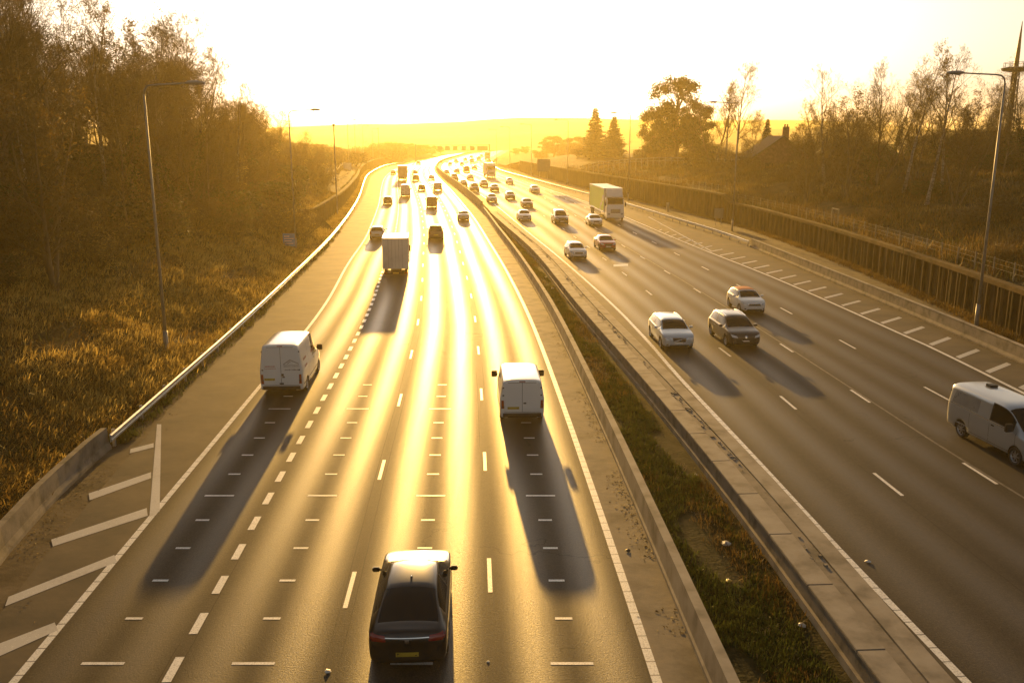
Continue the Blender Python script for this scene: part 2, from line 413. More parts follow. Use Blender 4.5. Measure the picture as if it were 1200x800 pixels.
# worn pale scar along lane line two on the right
mk = Marks(); mk.seg(L2, 20, 150, .1, .14, .0035)
mk.build('old_line_scar', mottled('scuffed_asphalt', (.08, .07, .06), (.18, .16, .13), 5, .7, .2))

# ------------------------------------------------------------------ concrete barriers, kerbs and steel rails
def path(ln, y0, y1, step=2.0, off=0.0):
    n = max(2, int((y1 - y0) / step)); out = []
    for i in range(n + 1):
        y = y0 + (y1 - y0) * i / n; out.append((ln.p(y, off), ln.lat(y)))
    return out
b_ = MB(); b_.sweep(path(M1, -30, 150), [(0, -.3), (0, .12), (.05, .16), (.1, .82), (.36, .82), (.42, .14), (.42, -.3)])
tag(b_.build('concrete_barrier', CONC), 'long low concrete barrier between the left road and the grass median', 'barrier')
b_ = MB(); b_.sweep(path(M1, 150.1, 700, 5), [(0, -.3), (0, .9), (.1, 1.5), (.34, 1.5), (.42, .9), (.42, -.3)])
tag(b_.build('concrete_barrier', CONC_DK), 'far dark concrete barrier dividing the two roads as they bend', 'barrier')
b_ = MB(); b_.sweep(path(W, -6, 138), [(0, -.9), (0, .0), (.02, .02), (.95, .02), (.95, -.9)])
mdw = b_.build('median_retaining_wall', CONC_DK); tag(mdw, 'low retaining wall with wide flat coping beside the right road', 'wall')
b_ = MB()
for y in range(-6, 138, 3): b_.sweep([(W.p(yy, 0), W.lat(yy)) for yy in (y + .02, y + 1.5, y + 2.98)], [(-.05, -.04), (-.05, .05), (.62, .055), (.62, .0)])
b_.build('coping', CONC, mdw, bevel=.012)
b_ = MB(); b_.sweep(path(W, -6, 138), [(.98, -.2), (.98, .05), (1.52, .055), (1.52, -.2)]); b_.build('edge_slab', CONC, mdw)
b_ = MB(); b_.sweep(path(W, -6, 138), [(-.09, -.75), (-.09, -.5), (0.01, -.5), (.01, -.75)]); b_.build('ledge', CONC, mdw)
# crumbled mortar lying in the slot of the coping
b_ = MB(); rr = random.Random(3)
for i in range(800):
    y = rr.uniform(22, 120); 
    if math.sin(y * .9) + math.sin(y * .37 + 1) + rr.gauss(0, .6) < .3: continue
    p = W.p(y, rr.gauss(.78, .09), .04); s_ = rr.uniform(.02, .09)
    b_.box(p, (s_, s_ * rr.uniform(.6, 1.6), s_ * .6), rr.uniform(0, 3))
tag(b_.build('crumbled_mortar', CONC), 'broken mortar crumbs lying along the coping slot', 'rubble', kind='stuff')

b_ = MB()
cbp = path(CBL, -20, G(131, 525).y, 1.5)
b_.sweep([(p, l) for p, l in cbp], [(0, -.2), (-.03, .1), (-.1, .28), (-.14, .85), (-.36, .85), (-.42, -.2)])
tag(b_.build('concrete_barrier', CONC_DK), 'curving concrete barrier at the foot of the brown left bank', 'barrier')
b_ = MB(); b_.sweep(path(CBR, -6, 93.5), [(0, -.2), (0, .1), (.1, .25), (.13, .82), (.33, .82), (.4, -.2)])
cbr = b_.build('concrete_barrier', CONC_DK); tag(cbr, 'pale concrete barrier beside the hatched strip on the right', 'barrier')
b_ = MB(); b_.sweep(path(CBR, -6, 93.5), [(.10, .825), (.10, .86), (.36, .86), (.36, .825)]); b_.build('coping', CONC, cbr)

GALV = mottled('galvanised_steel', (.40, .40, .39), (.58, .57, .54), 3, .42, .1, .003, metal=.55)
def rail(ln, y0, y1, side, label, step=3.2, hgt=.62):
    r0 = ln.p(y0); root = empty('safety_rail', r0, 0, label, 'safety rail')
    prof = [(0, .0), (.07, .03), (.07, .1), (.0, .14), (0, .17), (.07, .21), (.07, .28), (0, .31), (-.02, .31), (-.02, 0)]
    prof = [(a * side, h + hgt - .3) for a, h in prof]
    if side < 0: prof = prof[::-1]
    b = MB(); b.sweep([(p - r0, l) for p, l in path(ln, y0, y1, 2 if y1 < 250 else 4)], prof); b.build('rail_beam', GALV, root)
    y = y0 + .5; k = 0; pm = MB(); pm.box((0, 0, .34), (.1, .12, .72)); pme = pm.mesh('post', GALV)
    while y < y1:
        if k < 100:
            o = link('post', pme, root); o.location = ln.p(y, -.06 * side) - r0; k += 1
        y += step if y < 160 else step * 2
    return root
rail(RAIL_L, G(131, 525).y - .2, 420, 1, 'bright steel safety rail curving along the left road edge')
rail(RAIL_R, 93.6, 420, -1, 'pale steel safety rail along the far side of the right road')

# ------------------------------------------------------------------ sheet pile walls
PILE = mottled('rusty_pile_steel', (.022, .014, .008), (.06, .038, .020), 1.4, .85, .4, .01, c3=(.10, .062, .03), spec=.08, stretch=(1, 1, .35))
CAPM = mottled('capping_beam', (.05, .032, .014), (.13, .082, .036), .7, .95, .3, .01, spec=.08)
def pile_wall(ln, y0, y1, hfun, side, label):
    r0 = ln.p(y0); root = empty('pile_wall', r0, 0, label, 'retaining wall')
    b = MB(); pts = []; y = y0; i = 0
    while y < y1:
        for d, o in ((0, 0), (.42, 0), (.62, .22), (1.04, .22)):
            pts.append((y + d, o))
        y += 1.24
    for (ya, oa), (yb, ob) in zip(pts, pts[1:]):
        pa, pb = ln.p(ya, oa * side) - r0, ln.p(yb, ob * side) - r0; ha, hb = hfun(ya), hfun(yb)
        b.face([pa + Vector((0, 0, -.6)), pb + Vector((0, 0, -.6)), pb + Vector((0, 0, hb)), pa + Vector((0, 0, ha))])
    b.build('sheet_piles', PILE, root)
    b = MB(); pp = []
    yy = y0
    while yy <= y1:
        p = ln.p(yy) - r0; pp.append((p + Vector((0, 0, hfun(yy))), ln.lat(yy))); yy += 2
    b.sweep(pp, [(-.16, 0), (-.16, .28), (.42, .28), (.42, 0)]); b.build('capping_beam', CAPM, root)
    y = y0 + .6; k = 0
    while y < y1 and k < 95:
        b = MB(); p = ln.p(y, -.1 * (1 if side > 0 else -1)) - r0; h = hfun(y)
        b.box(p + Vector((0, 0, h / 2 - .3)), (.13, .14, h + .55), ln.rz(y)); b.build('soldier_post', CAPM, root); y += 1.45 if y < 110 else 2.6; k += 1
    return root
def hpw(y): return 2.45 if y < 123 else 3.3
def hpl(y): return 2.7
pile_wall(PW, 2, 300, hpw, 1, 'rusty sheet pile wall with pale posts behind the right concrete barrier')
pile_wall(PL, PL.Y[0] + .2, 400, hpl, -1, 'distant pile wall curving beyond the wooded left bank')
# return end of the left wall
b_ = MB(); p0 = PL.p(PL.Y[0] + .2); b_.box((p0.x - 3, p0.y, 1.2), (6, .3, 3.4))
tag(b_.build('wall_end', CAPM), 'short end wall where the left pile wall meets the bank', 'wall')
import numpy as np
rng = np.random.default_rng(11)
# ------------------------------------------------------------------ ground, banks, hills
SOIL = mottled('leaf_litter_soil', (.024, .018, .008), (.06, .044, .018), .7, .95, .9, .08, detail=10, c3=(.085, .062, .024), spec=.15)
MOSS = mottled('mossy_median_soil', (.012, .013, .005), (.035, .034, .012), 1.6, .95, .9, .05, detail=10, c3=(.06, .05, .025), spec=.1)
FIELD = mottled('winter_fields', (.05, .06, .025), (.11, .10, .045), .012, .95, 0, detail=9, c3=(.14, .12, .07))
def lerp_tab(t, X, Y):
    if t <= X[0]: return Y[0]
    for i in range(len(X) - 1):
        if t <= X[i + 1]: return Y[i] + (Y[i + 1] - Y[i]) * (t - X[i]) / (X[i + 1] - X[i])
    return Y[-1]
YB0 = CBL.Y[-1]; YW0 = PL.Y[0] + .2
def ledge_x(y):
    if y < YB0: return CBL.x(y) - .40
    if y < YW0: return RAIL_L.x(y) - .15
    if y < 380: return PL.x(y) - .15
    t = min(1, (y - 380) / 60); return (PL.x(380) + (y - 380) * PL.slope(376) - .15) * (1 - t) + (EL.x(y) - 3) * t
def bump_n(a, b): return .35 * math.sin(a * .31 + b * .17) + .25 * math.sin(a * .11 - b * .43 + 2) + .12 * math.sin(a * .9 + b * .7) + .07 * math.sin(a * 2.1 - b * 1.3)
def bankL(y, off):
    z0 = -.02 if y < YW0 else 2.75 if y < 330 else max(0, 2.75 * (1 - (y - 330) / 90))
    s = lerp_tab(y, [110, 160, 250, 420, 560, 640], [1, .62, .42, .3, .5, .1])
    h = lerp_tab(off, [0, 1, 3, 6, 10, 15, 22, 40, 400], [0, .15, .9, 2.6, 5.0, 7.4, 8.6, 9.4, 8])
    z = z0 + s * h + bump_n(y, off) * min(1, off / 3) * (.8 if s > .5 else .4)
    return Vector((ledge_x(y) - off, y + off * A.slope(min(y, 300)) * 0.0, z))
def redge_x(y):
    if y < 330: return PW.x(y) + .5
    t = min(1, (y - 330) / 60); return (PW.x(330) + .5 + (y - 330) * .02) * (1 - t) + (D_.x(y) + 5) * t
def bankR(y, off):
    z0 = ZR + (hpw(y) - .05 if y < 300 else max(0, 3.25 * (1 - (y - 300) / 60)))
    s = lerp_tab(y, [150, 260, 400, 600], [1, .62, .45, .35])
    h = lerp_tab(off, [0, 3, 8, 14, 22, 40, 80, 400], [0, .35, 1.6, 3.1, 4.3, 4.9, 5.0, 4])
    return Vector((redge_x(y) + off, y, z0 + s * h + bump_n(y + 40, off) * min(1, off / 3) * .6))
def bank_mesh(name, fun, y0, y1, offs, mat, flip):
    ys = []; y = y0
    while y < y1: ys.append(y); y += 2.5 if y < 200 else 6
    v = [tuple(fun(y, o)) for y in ys for o in offs]; n = len(offs); f = []
    for j in range(len(ys) - 1):
        for i in range(n - 1):
            k = j * n + i; q = (k, k + n, k + n + 1, k + 1); f.append(q[::-1] if flip else q)
    me = bpy.data.meshes.new(name); me.from_pydata(v, [], f); me.materials.append(mat)
    me.polygons.foreach_set('use_smooth', [True] * len(f)); return tag(link(name, me), kind='structure')
OFFS = [0, .5, 1, 2, 3, 4.5, 6, 8, 10, 12.5, 15, 18, 22, 27, 33, 40, 55, 80, 130, 220, 400]
bank_mesh('left_embankment', bankL, -40, 640, OFFS, SOIL, True)
bank_mesh('right_embankment', bankR, -20, 700, OFFS, SOIL, False)
b_ = MB(); 
for i in range(14):
    for j in range(16):
        x0, x1 = -2000 + i * 285.7, -2000 + (i + 1) * 285.7; ya, yb = -120 + j * 165, -120 + (j + 1) * 165
        b_.face([(x0, ya, -.2), (x1, ya, -.2), (x1, yb, -.2), (x0, yb, -.2)])
tag(b_.build('ground', FIELD), kind='structure')
# platform under the right road so that no gap shows
strip('median_ground', [lambda y: M1.x(y) + .4, W], [0, 1], ysamples(-30, 145), -.03, MOSS, 3)
def ridge(name, yc, front, back, sil, mat):
    b = MB(); xs = [-1900 + 60 * i for i in range(64)]; rows = []
    for t, yy in ((0, yc - front), (.45, yc - front * .55), (.8, yc - front * .25), (1, yc), (.7, yc + back * .4), (0, yc + back)):
        rows.append([(X * yy / yc, yy, (ztop(yc, lerp_tab(600 + X / yc * 1045, sil[0], sil[1])) + 1.2 * math.sin(X * .013) + .7 * math.sin(X * .041 + 1)) * t - .3) for X in xs])
    for ra, rb in zip(rows, rows[1:]):
        for i in range(len(xs) - 1): b.face([ra[i], ra[i + 1], rb[i + 1], rb[i]])
    return tag(b.build(name, mat, smooth=True), kind='structure')
HILL = mottled('wooded_hill', (.035, .04, .02), (.09, .085, .045), .02, .95, 0, detail=10)
ridge('far_hills', 1750, 500, 600, ([0, 330, 400, 530, 575, 640, 700, 930, 1060, 1200], [152, 150, 147, 143, 139, 138, 140, 141, 149, 152]), HILL)
ridge('near_hills', 1000, 250, 250, ([0, 330, 400, 450, 520, 600, 700, 800, 930, 1060, 1200], [157, 157, 157.5, 158, 158, 157, 152, 151, 150, 153, 150]), HILL)

# ------------------------------------------------------------------ grasses and scrub (nobody could count them)
def blades(name, P, L, Wd, tilt, mat, lean=(0, 0, 0), seg=1):
    """P: n x 3 roots; L, Wd, tilt arrays; each blade is a bent ribbon"""
    n = len(P); az = rng.uniform(0, 2 * np.pi, n); face = rng.uniform(0, 2 * np.pi, n)
    d = np.stack([np.cos(az) * np.sin(tilt), np.sin(az) * np.sin(tilt), np.cos(tilt)], 1) + np.array(lean); d /= np.linalg.norm(d, axis=1)[:, None]
    s = np.stack([np.cos(face), np.sin(face), rng.uniform(-.3, .3, n)], 1) * Wd[:, None] / 2
    mid = P + d * L[:, None] * .55; tip = P + d * L[:, None]; tip[:, 2] -= L * rng.uniform(0, .35, n)
    V = np.stack([P - s, P + s, mid + s * .8, mid - s * .8, tip], 1).reshape(-1, 3)
    k = np.arange(n)[:, None] * 5
    F = np.concatenate([np.concatenate([k, k + 1, k + 2, k + 3], 1).reshape(-1)])
    T = np.concatenate([k + 3, k + 2, k + 4], 1).reshape(-1)
    me = bpy.data.meshes.new(name); me.vertices.add(len(V)); me.vertices.foreach_set('co', V.astype(np.float32).ravel())
    me.loops.add(n * 7); me.loops.foreach_set('vertex_index', np.concatenate([F, T]).astype(np.int32))
    me.polygons.add(n * 2)
    me.polygons.foreach_set('loop_start', np.concatenate([np.arange(n) * 4, n * 4 + np.arange(n) * 3]).astype(np.int32))
    me.update(); me.validate(); me.materials.append(mat)
    return link(name, me)
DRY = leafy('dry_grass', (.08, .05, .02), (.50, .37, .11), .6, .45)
GREEN = leafy('green_grass', (.022, .04, .010), (.10, .115, .024), .4, 1.3)
BROWN = leafy('dead_bracken', (.03, .015, .006), (.22, .145, .042), .5, .45)
OLIVE = leafy('bramble', (.028, .03, .010), (.09, .085, .025), .35, .5)
def clump(n, ylo, yhi, olo, ohi, fun, near=1.4, gate=None, spread=.25, per=14):
    m = n // per; y = ylo + (yhi - ylo) * rng.random(m) ** near; o = olo + (ohi - olo) * rng.random(m) ** 1.1
    C_ = []
    for a, b in zip(y, o):
        if gate and not gate(a, b): continue
        C_.append(tuple(fun(a, b)))
    C_ = np.repeat(np.array(C_), per, 0); C_[:, :2] += rng.normal(0, spread, (len(C_), 2)); return C_
def stuff(name, P, l0, l1, w0, w1, t1, mat, lean=(0, 0, 0), label=None):
    n = len(P); o = blades(name, P, rng.uniform(l0, l1, n), rng.uniform(w0, w1, n), np.abs(rng.normal(0, t1, n)), mat, lean)
    return tag(o, label, name.replace('_', ' '), kind='stuff')
ptc = lambda y, o: math.sin(y * .21 + o * .5) + math.sin(y * .083 - o * .9 + 1.3)
stuff('dry_grass', clump(150000, 26, 150, .3, 15, bankL, 1.3, lambda a, b: ptc(a, b) > -.3 or b < 1.3), .1, .5, .012, .04, .95, DRY, (.55, -.1, 0), 'dry golden grass on the slope above the left rail')
stuff('dead_bracken', clump(120000, 22, 150, .6, 22, bankL, 1.25, None, .4), .12, .62, .02, .07, 1.0, BROWN, (.3, 0, 0), 'brown dead bracken covering the left bank')
stuff('sun_tinted_grass', clump(110000, 36, 120, .4, 10, bankL, 1.2, lambda a, b: ptc(a * 1.4, b * 1.6) > -1.1, .3), .18, .6, .015, .045, .5, leafy('sun_tinted_grass', (.22, .15, .045), (.62, .47, .15), .6, .5), (.35, -.2, 0), 'dry grass tinted pale gold as if sunlit, low on the left bank behind the rail')  # paler copy of the dry grass, grazing sunlight put into its colour
stuff('brambles', clump(60000, 20, 150, 1.5, 24, bankL, 1.2, lambda a, b: ptc(a + 31, b) > 0, .4), .2, .6, .03, .09, .9, OLIVE, (0, 0, 0), 'dark green brambles low on the left bank')
stuff('verge_grass', clump(16000, 34, 330, -.45, .5, bankL, 1.6, None, .15), .12, .4, .012, .035, .5, GREEN, (0, 0, 0), 'short green grass under the left steel rail')
def farverge(y, o): return Vector((RAIL_L.x(y) - .4 - o, y, 0))
stuff('verge_grass', clump(26000, YW0, 330, 0, 3.0, farverge, 1.3, None, .3), .25, .6, .03, .08, .5, DRY, (0, 0, 0), 'golden grass between the left rail and pile wall')
stuff('dead_bracken', clump(150000, 40, 230, .4, 34, bankR, 1.2, lambda a, b: ptc(a, b) > -1.0, .5), .35, 1.1, .02, .075, .75, BROWN, (0, 0, 0), 'brown dead bracken on the right bank')
stuff('brambles', clump(110000, 40, 230, .4, 40, bankR, 1.2, lambda a, b: ptc(a + 60, b) > -.4, .5), .25, .9, .03, .09, .9, OLIVE, (0, 0, 0), 'dark scrub low on the right bank')
stuff('dry_grass', clump(40000, 45, 180, 6, 60, bankR, 1.2, lambda a, b: ptc(a + 17, b) > .5, .4), .3, .7, .02, .05, .5, DRY, (0, 0, 0), 'pale dry grass at the top of the right bank')
def rverge(y, o): return Vector((PW.x(y) - .25 - o, y, ZR))
stuff('verge_weeds', clump(22000, 44, 200, 0, .8, rverge, 1.3, None, .2), .12, .5, .015, .04, .6, BROWN, (0, 0, 0), 'brown weeds at the foot of the right pile wall')
def med(y, o): 
    a, b = M1.x(y) + .45, W.x(y) - .12; return Vector((a + (b - a) * o, y, -.03))
def inmed(P):
    keep = [i for i, p in enumerate(P) if M1.x(p[1]) + .45 < p[0] < W.x(p[1]) - .1]; return P[keep]
stuff('median_grass', inmed(clump(120000, 14, 140, 0, .85, med, 1.8, lambda a, b: ptc(a * 3, b * 6) > -.7, .1)), .06, .26, .01, .028, .6, GREEN, (0, 0, 0), 'short green grass on the median')
stuff('median_weeds', inmed(clump(40000, 14, 140, .2, 1, med, 1.7, lambda a, b: ptc(a * 2 + 5, b * 5) > .1, .16)), .08, .3, .008, .03, .9, BROWN, (0, 0, 0), 'brown dead weeds scattered over the median')
stuff('median_weeds', inmed(clump(2500, 15, 60, .35, 1, med, 1.3, lambda a, b: ptc(a * 2, b * 5) > .3, .12)), .08, .22, .01, .03, 1.1, leafy('pale_stalks', (.14, .11, .06), (.3, .25, .16), .3), (0, 0, 0), 'pale stalks near the right side of the median')

# ------------------------------------------------------------------ trees
def perp(d, r):
    a = Vector((r.gauss(0, 1), r.gauss(0, 1), r.gauss(0, 1))); return (a - d * a.dot(d)).normalized()
BARK = mottled('tree_bark', (.06, .045, .03), (.22, .17, .11), 1.5, .9, .5, .01, stretch=(1, 1, .2), spec=.15)
BIRCH = mottled('birch_bark', (.12, .09, .06), (.42, .38, .32), 5, .8, .4, .01, stretch=(.6, .6, 1.4), spec=.2)
TWIG = leafy('twigs', (.055, .038, .013), (.15, .105, .038), .15, .3)
IVY = leafy('ivy_leaves', (.02, .035, .008), (.06, .08, .018), .3, 1.2)
FIR = leafy('fir_needles', (.012, .03, .010), (.035, .06, .018), .25, .8)
EVER = leafy('evergreen_leaves', (.010, .028, .005), (.035, .065, .012), .25, .5)
def ribbon(b, p, q, w, r):
    s = (q - p).cross(Vector((r.gauss(0, 1), r.gauss(0, 1), r.gauss(0, 1)))).normalized() * w / 2
    b.face([p - s, p + s, q + s * .3, q - s * .3])
def gen_tree(seed, h, spread=.55, dense=1.0, low=.28, birch=False, leaves=0.0, ivy=0, multi=1, up=.35):
    r = random.Random(seed); T = MB(); K = MB(); LV = MB()
    def limb(p, d, L, rad, lv):
        n = 5 if lv < 2 else 3; pts = [p]; rads = [rad]; q = p.copy(); dd = d.copy()
        for i in range(n):
            dd = (dd + perp(dd, r) * .22 + Vector((0, 0, up * .35))).normalized(); q = q + dd * L / n; pts.append(q.copy()); rads.append(rad * (1 - .75 * (i + 1) / n))
        if lv <= 2: K.tube(pts, rads, 5 if lv == 1 else 3, cap=False)
        else:
            for a, c in zip(pts, pts[1:]): ribbon(K, a, c, max(.018, rad * 1.6), r)
        if lv < 4:
            k = {1: 9, 2: 7, 3: 5}[lv] * dense; k = int(k) + (1 if r.random() < k % 1 else 0)
            for i in range(k):
                t = r.uniform(.2, 1) if lv > 1 else r.uniform(.25, 1); f = t * n; j = min(n - 1, int(f)); base = pts[j].lerp(pts[j + 1], f - j)
                ax = (pts[j + 1] - pts[j]).normalized(); nd = (ax * r.uniform(.5, 1) + perp(ax, r) * r.uniform(.5, 1)).normalized()
                limb(base, nd, L * r.uniform(.38, .62) * (1.1 - .4 * t), rads[j] * .55, lv + 1)
        if leaves and lv >= 3 and r.random() < leaves:
            for i in range(3):
                c = pts[-1] + Vector((r.gauss(0, .12), r.gauss(0, .12), r.gauss(0, .12))); ribbon(LV, c, c + Vector((r.gauss(0, .08), r.gauss(0, .08), -.08)), .08, r)
    for mt in range(multi):
        p = Vector((r.gauss(0, .25), r.gauss(0, .25), -.4)) if multi > 1 else Vector((0, 0, -.4)); hh = h * r.uniform(.8, 1) if multi > 1 else h
        rad = hh * .011 + .045; n = 9; pts = [p]; rads = [rad * 1.5]; d = Vector((r.gauss(0, .06), r.gauss(0, .06), 1)).normalized()
        if multi > 1: d = (d + Vector((r.gauss(0, .22), r.gauss(0, .22), 0))).normalized()
        for i in range(n):
            d = (d + perp(d, r) * .07 + Vector((0, 0, .06))).normalized(); p = p + d * (hh + .4) / n; pts.append(p.copy()); rads.append(max(.015, rad * (1 - .93 * (i + 1) / n)))
        T.tube(pts, rads, 7)
        nb = int(20 * dense / (1 + .35 * (multi - 1)))
        for i in range(nb):
            t = low + (1 - low) * (i + r.random()) / nb; f = t * n; j = min(n - 1, int(f)); base = pts[j].lerp(pts[j + 1], f - j)
            a = r.uniform(0, 6.28); el = r.uniform(.15, .7) + t * .5; nd = Vector((math.cos(a) * math.cos(el), math.sin(a) * math.cos(el), math.sin(el)))
            shp = math.sin(math.pi * min(1, (t - low) / (1 - low) * .8 + .22))
            limb(base, nd, hh * spread * (.35 + .4 * shp) * r.uniform(.7, 1.1), max(.02, rads[j] * .5), 1)
        if ivy:
            for i in range(ivy):
                t = r.uniform(0, .62) ** .9; f = t * n; j = min(n - 1, int(f)); c = pts[j].lerp(pts[j + 1], f - j); a = r.uniform(0, 6.28); rr_ = rads[j] + abs(r.gauss(0, .22)) + .05
                c = c + Vector((math.cos(a) * rr_, math.sin(a) * rr_, r.gauss(0, .1))); ribbon(LV, c, c + Vector((r.gauss(0, .1), r.gauss(0, .1), -.12)), .16, r)
    return T, K, LV
def tree_proto(name, label, bark, leafmat, **kw):
    T, K, LV = gen_tree(**kw); root = empty(name, (0, 0, -500)); T.build('trunk', bark, root, smooth=True); K.build('crown', TWIG, root)
    if LV.v: LV.build('foliage', leafmat, root)
    root['category'] = 'tree'; root['h'] = kw['h']; return root
PROT = [
    tree_proto('bare_tree', '', BARK, DRY, seed=1, h=12, dense=1.0),
    tree_proto('bare_tree', '', BARK, BROWN, seed=2, h=13, dense=1.0, spread=.5, leaves=.12),
    tree_proto('bare_tree', '', BARK, IVY, seed=3, h=12, dense=.95, spread=.6, ivy=900),
    tree_proto('bare_tree', '', BARK, BROWN, seed=4, h=10, dense=.95, multi=3, spread=.5, low=.15, leaves=.06),
    tree_proto('birch_tree', '', BIRCH, DRY, seed=5, h=13, dense=.9, spread=.34, low=.3, leaves=.05, up=.6),
    tree_proto('birch_tree', '', BIRCH, DRY, seed=6, h=12, dense=.8, spread=.38, low=.35, up=.5),
    tree_proto('bare_tree', '', BARK, DRY, seed=9, h=12, dense=.9, spread=.42, low=.18, up=.8, multi=2),
]
def gen_shrub(seed, h, w, n=26, leaves=900):
    r = random.Random(seed); K = MB(); LV = MB()
    for i in range(n):
        a = r.uniform(0, 6.28); d = Vector((math.cos(a) * r.uniform(.1, w), math.sin(a) * r.uniform(.1, w), h * r.uniform(.6, 1.1))); p = Vector((r.gauss(0, w * .15), r.gauss(0, w * .15), -.15)); pts = [p]
        for k in range(4): p = p + d / 4 + Vector((r.gauss(0, .08 * h), r.gauss(0, .08 * h), 0)); pts.append(p.copy())
        K.tube(pts, [.035, .028, .02, .012, .006], 3, cap=False)
        for k in range(22):
            f = r.uniform(.8, 4); j = min(3, int(f)); b = pts[j].lerp(pts[j + 1], f - j); q = b + (d.normalized() + perp(d.normalized(), r) * .9).normalized() * r.uniform(.2, .6) * h * .35
            ribbon(K, b, q, .022, r)
            for e in range(3): ribbon(K, b.lerp(q, r.uniform(.4, 1)), q + Vector((r.gauss(0, .18), r.gauss(0, .18), r.gauss(.1, .15))) * h * .5, .014, r)
    for i in range(leaves):
        a = r.uniform(0, 6.28); f = r.random() ** .5 * w * .8; c = Vector((math.cos(a) * f, math.sin(a) * f, r.uniform(.15, .95) * h)); ribbon(LV, c, c + Vector((r.gauss(0, .09), r.gauss(0, .09), r.gauss(0, .06))), .08, r)
    return K, LV
def shrub_proto(leafmat, **kw):
    K, LV = gen_shrub(**kw); root = empty('shrub', (0, 0, -500)); K.build('branches', TWIG, root)
    if LV.v: LV.build('foliage', leafmat, root)
    root['category'] = 'shrub'; root['h'] = kw['h']; return root
SHR = [shrub_proto(BROWN, seed=21, h=2.6, w=1.8), shrub_proto(OLIVE, seed=22, h=2.2, w=1.9, leaves=2600), shrub_proto(DRY, seed=23, h=3.0, w=1.7, n=30, leaves=500), shrub_proto(IVY, seed=24, h=2.0, w=1.7, leaves=3200)]
def gen_conifer(seed, h, w):
    r = random.Random(seed); T = MB(); LV = MB(); T.tube([(0, 0, -.3), (0, 0, h * .5), (0, 0, h)], [h * .02, h * .012, .02], 7)
    z = h * .03
    while z < h * .985:
        f = 1 - z / h; L = w * (f ** .8) * r.uniform(.8, 1.1) + .15
        for k in range(int(10 + 10 * f)):
            a = r.uniform(0, 6.28); dr = Vector((math.cos(a), math.sin(a), 0)); LL = L * r.uniform(.65, 1.15); p = Vector((0, 0, z)); q = p + dr * LL + Vector((0, 0, LL * r.uniform(-.35, .12)))
            ribbon(LV, p, q, .06, r); side = dr.cross(Vector((0, 0, 1)))
            for e in range(int(8 + LL * 11)):
                t = r.uniform(.15, 1); c = p.lerp(q, t); ribbon(LV, c, c + (dr * .5 + side * r.choice((-1, 1)) * .8 + Vector((0, 0, r.uniform(-.5, .15)))) * r.uniform(.25, .6) * (1.15 - .5 * t), .26, r)
        z += h * .022
    return T, LV
def conifer_proto(**kw):
    T, LV = gen_conifer(**kw); root = empty('conifer', (0, 0, -500)); T.build('trunk', BARK, root); LV.build('crown', FIR, root); root['category'] = 'tree'; root['h'] = kw['h']; return root
CON = conifer_proto(seed=31, h=15, w=4.0)
def gen_evergreen(seed, h, w, nc=46, per=460, lean=0.0):
    r = random.Random(seed); T = MB(); LV = MB(); T.tube([(0, 0, -.3), (w * .05, 0, h * .3), (-w * .05, 0, h * .6), (0, 0, h * .8)], [h * .03, h * .024, h * .016, h * .008], 7)
    for i in range(nc):
        z = r.uniform(.22, .97) * h; rad = w * math.sin(math.pi * min(1, .18 + .8 * (1 - z / h) ** .75)) * r.uniform(.25, 1); a = r.uniform(0, 6.28); c = Vector((math.cos(a) * rad + lean * z, math.sin(a) * rad, z)); o = Vector((0, 0, z * .72))
        T.tube([o, o.lerp(c, .5) + Vector((r.gauss(0, .2), r.gauss(0, .2), .2)), c], [h * .009, h * .006, .02], 4, cap=False); cr = r.uniform(.09, .17) * h * .55
        for k in range(per):
            d = Vector((r.gauss(0, 1), r.gauss(0, 1), r.gauss(0, .75))) * cr * .62; p = c + d; ribbon(LV, p, p + Vector((r.gauss(0, .15), r.gauss(0, .15), r.gauss(0, .15))), .2, r)
    return T, LV
T_, L_ = gen_evergreen(41, 14, 5.2); EVG = empty('evergreen_tree', (0, 0, -500)); T_.build('trunk', BARK, EVG, smooth=True); L_.build('crown', EVER, EVG); EVG['category'] = 'tree'; EVG['h'] = 14

used = set()
def plant(proto, p, h, label, group=None, rz=None, wide=1.0):
    o = proto if proto.name not in used else copy_tree(proto); used.add(proto.name)
    s = h / proto['h']; o.location = p; o.scale = (s * wide, s * wide, s); o.rotation_euler = (0, 0, random.uniform(0, 6.28) if rz is None else rz)
    o['label'] = label
    if group: o['group'] = group
    return o
rt = random.Random(5)
# the wood on the left bank
k = 0; pts_ = []
LBL = ['bare brown winter tree among the dense wood on the left bank', 'bare tree with some clinging dead leaves in the left wood', 'ivy clad bare tree in the dense wood on the left', 'many stemmed bare tree low in the left wood', 'pale barked slim birch in the wood on the left', 'tall thin birch with pale trunk among the left wood', 'twin stemmed upright bare tree in the left wood']
tries = 0
while k < 215 and tries < 9000:
    tries += 1; y = 30 + 190 * rt.random() ** 1.15; o = 8.5 + 34 * rt.random() ** 1.25
    if y > 150: o = 4 + 22 * rt.random()
    p = bankL(y, o)
    if any((p.x - q.x) ** 2 + (p.y - q.y) ** 2 < (1.7 + y * .005) ** 2 for q in pts_): continue
    if p.x < -.62 * y - 16: continue
    pts_.append(p); i = rt.choice((0, 0, 1, 1, 2, 2, 3, 4, 5, 6)); 
    hh = rt.uniform(10, 16) if y < 105 else rt.uniform(8, 11.5) if y < 140 else rt.uniform(6, 9) if y < 170 else rt.uniform(4, 6.5)
    plant(PROT[i], p, hh * (.75 if o < 11 else 1), LBL[i], 'trees of the wood on the left bank'); k += 1
for j in range(34):
    y = rt.uniform(42, 125); o = rt.uniform(42, 66); p = bankL(y, o)
    plant(PROT[rt.choice((0, 2, 3, 3, 6))], p, rt.uniform(9, 13), 'bare tree in the shadowed back rows of the left wood', 'trees of the wood on the left bank')
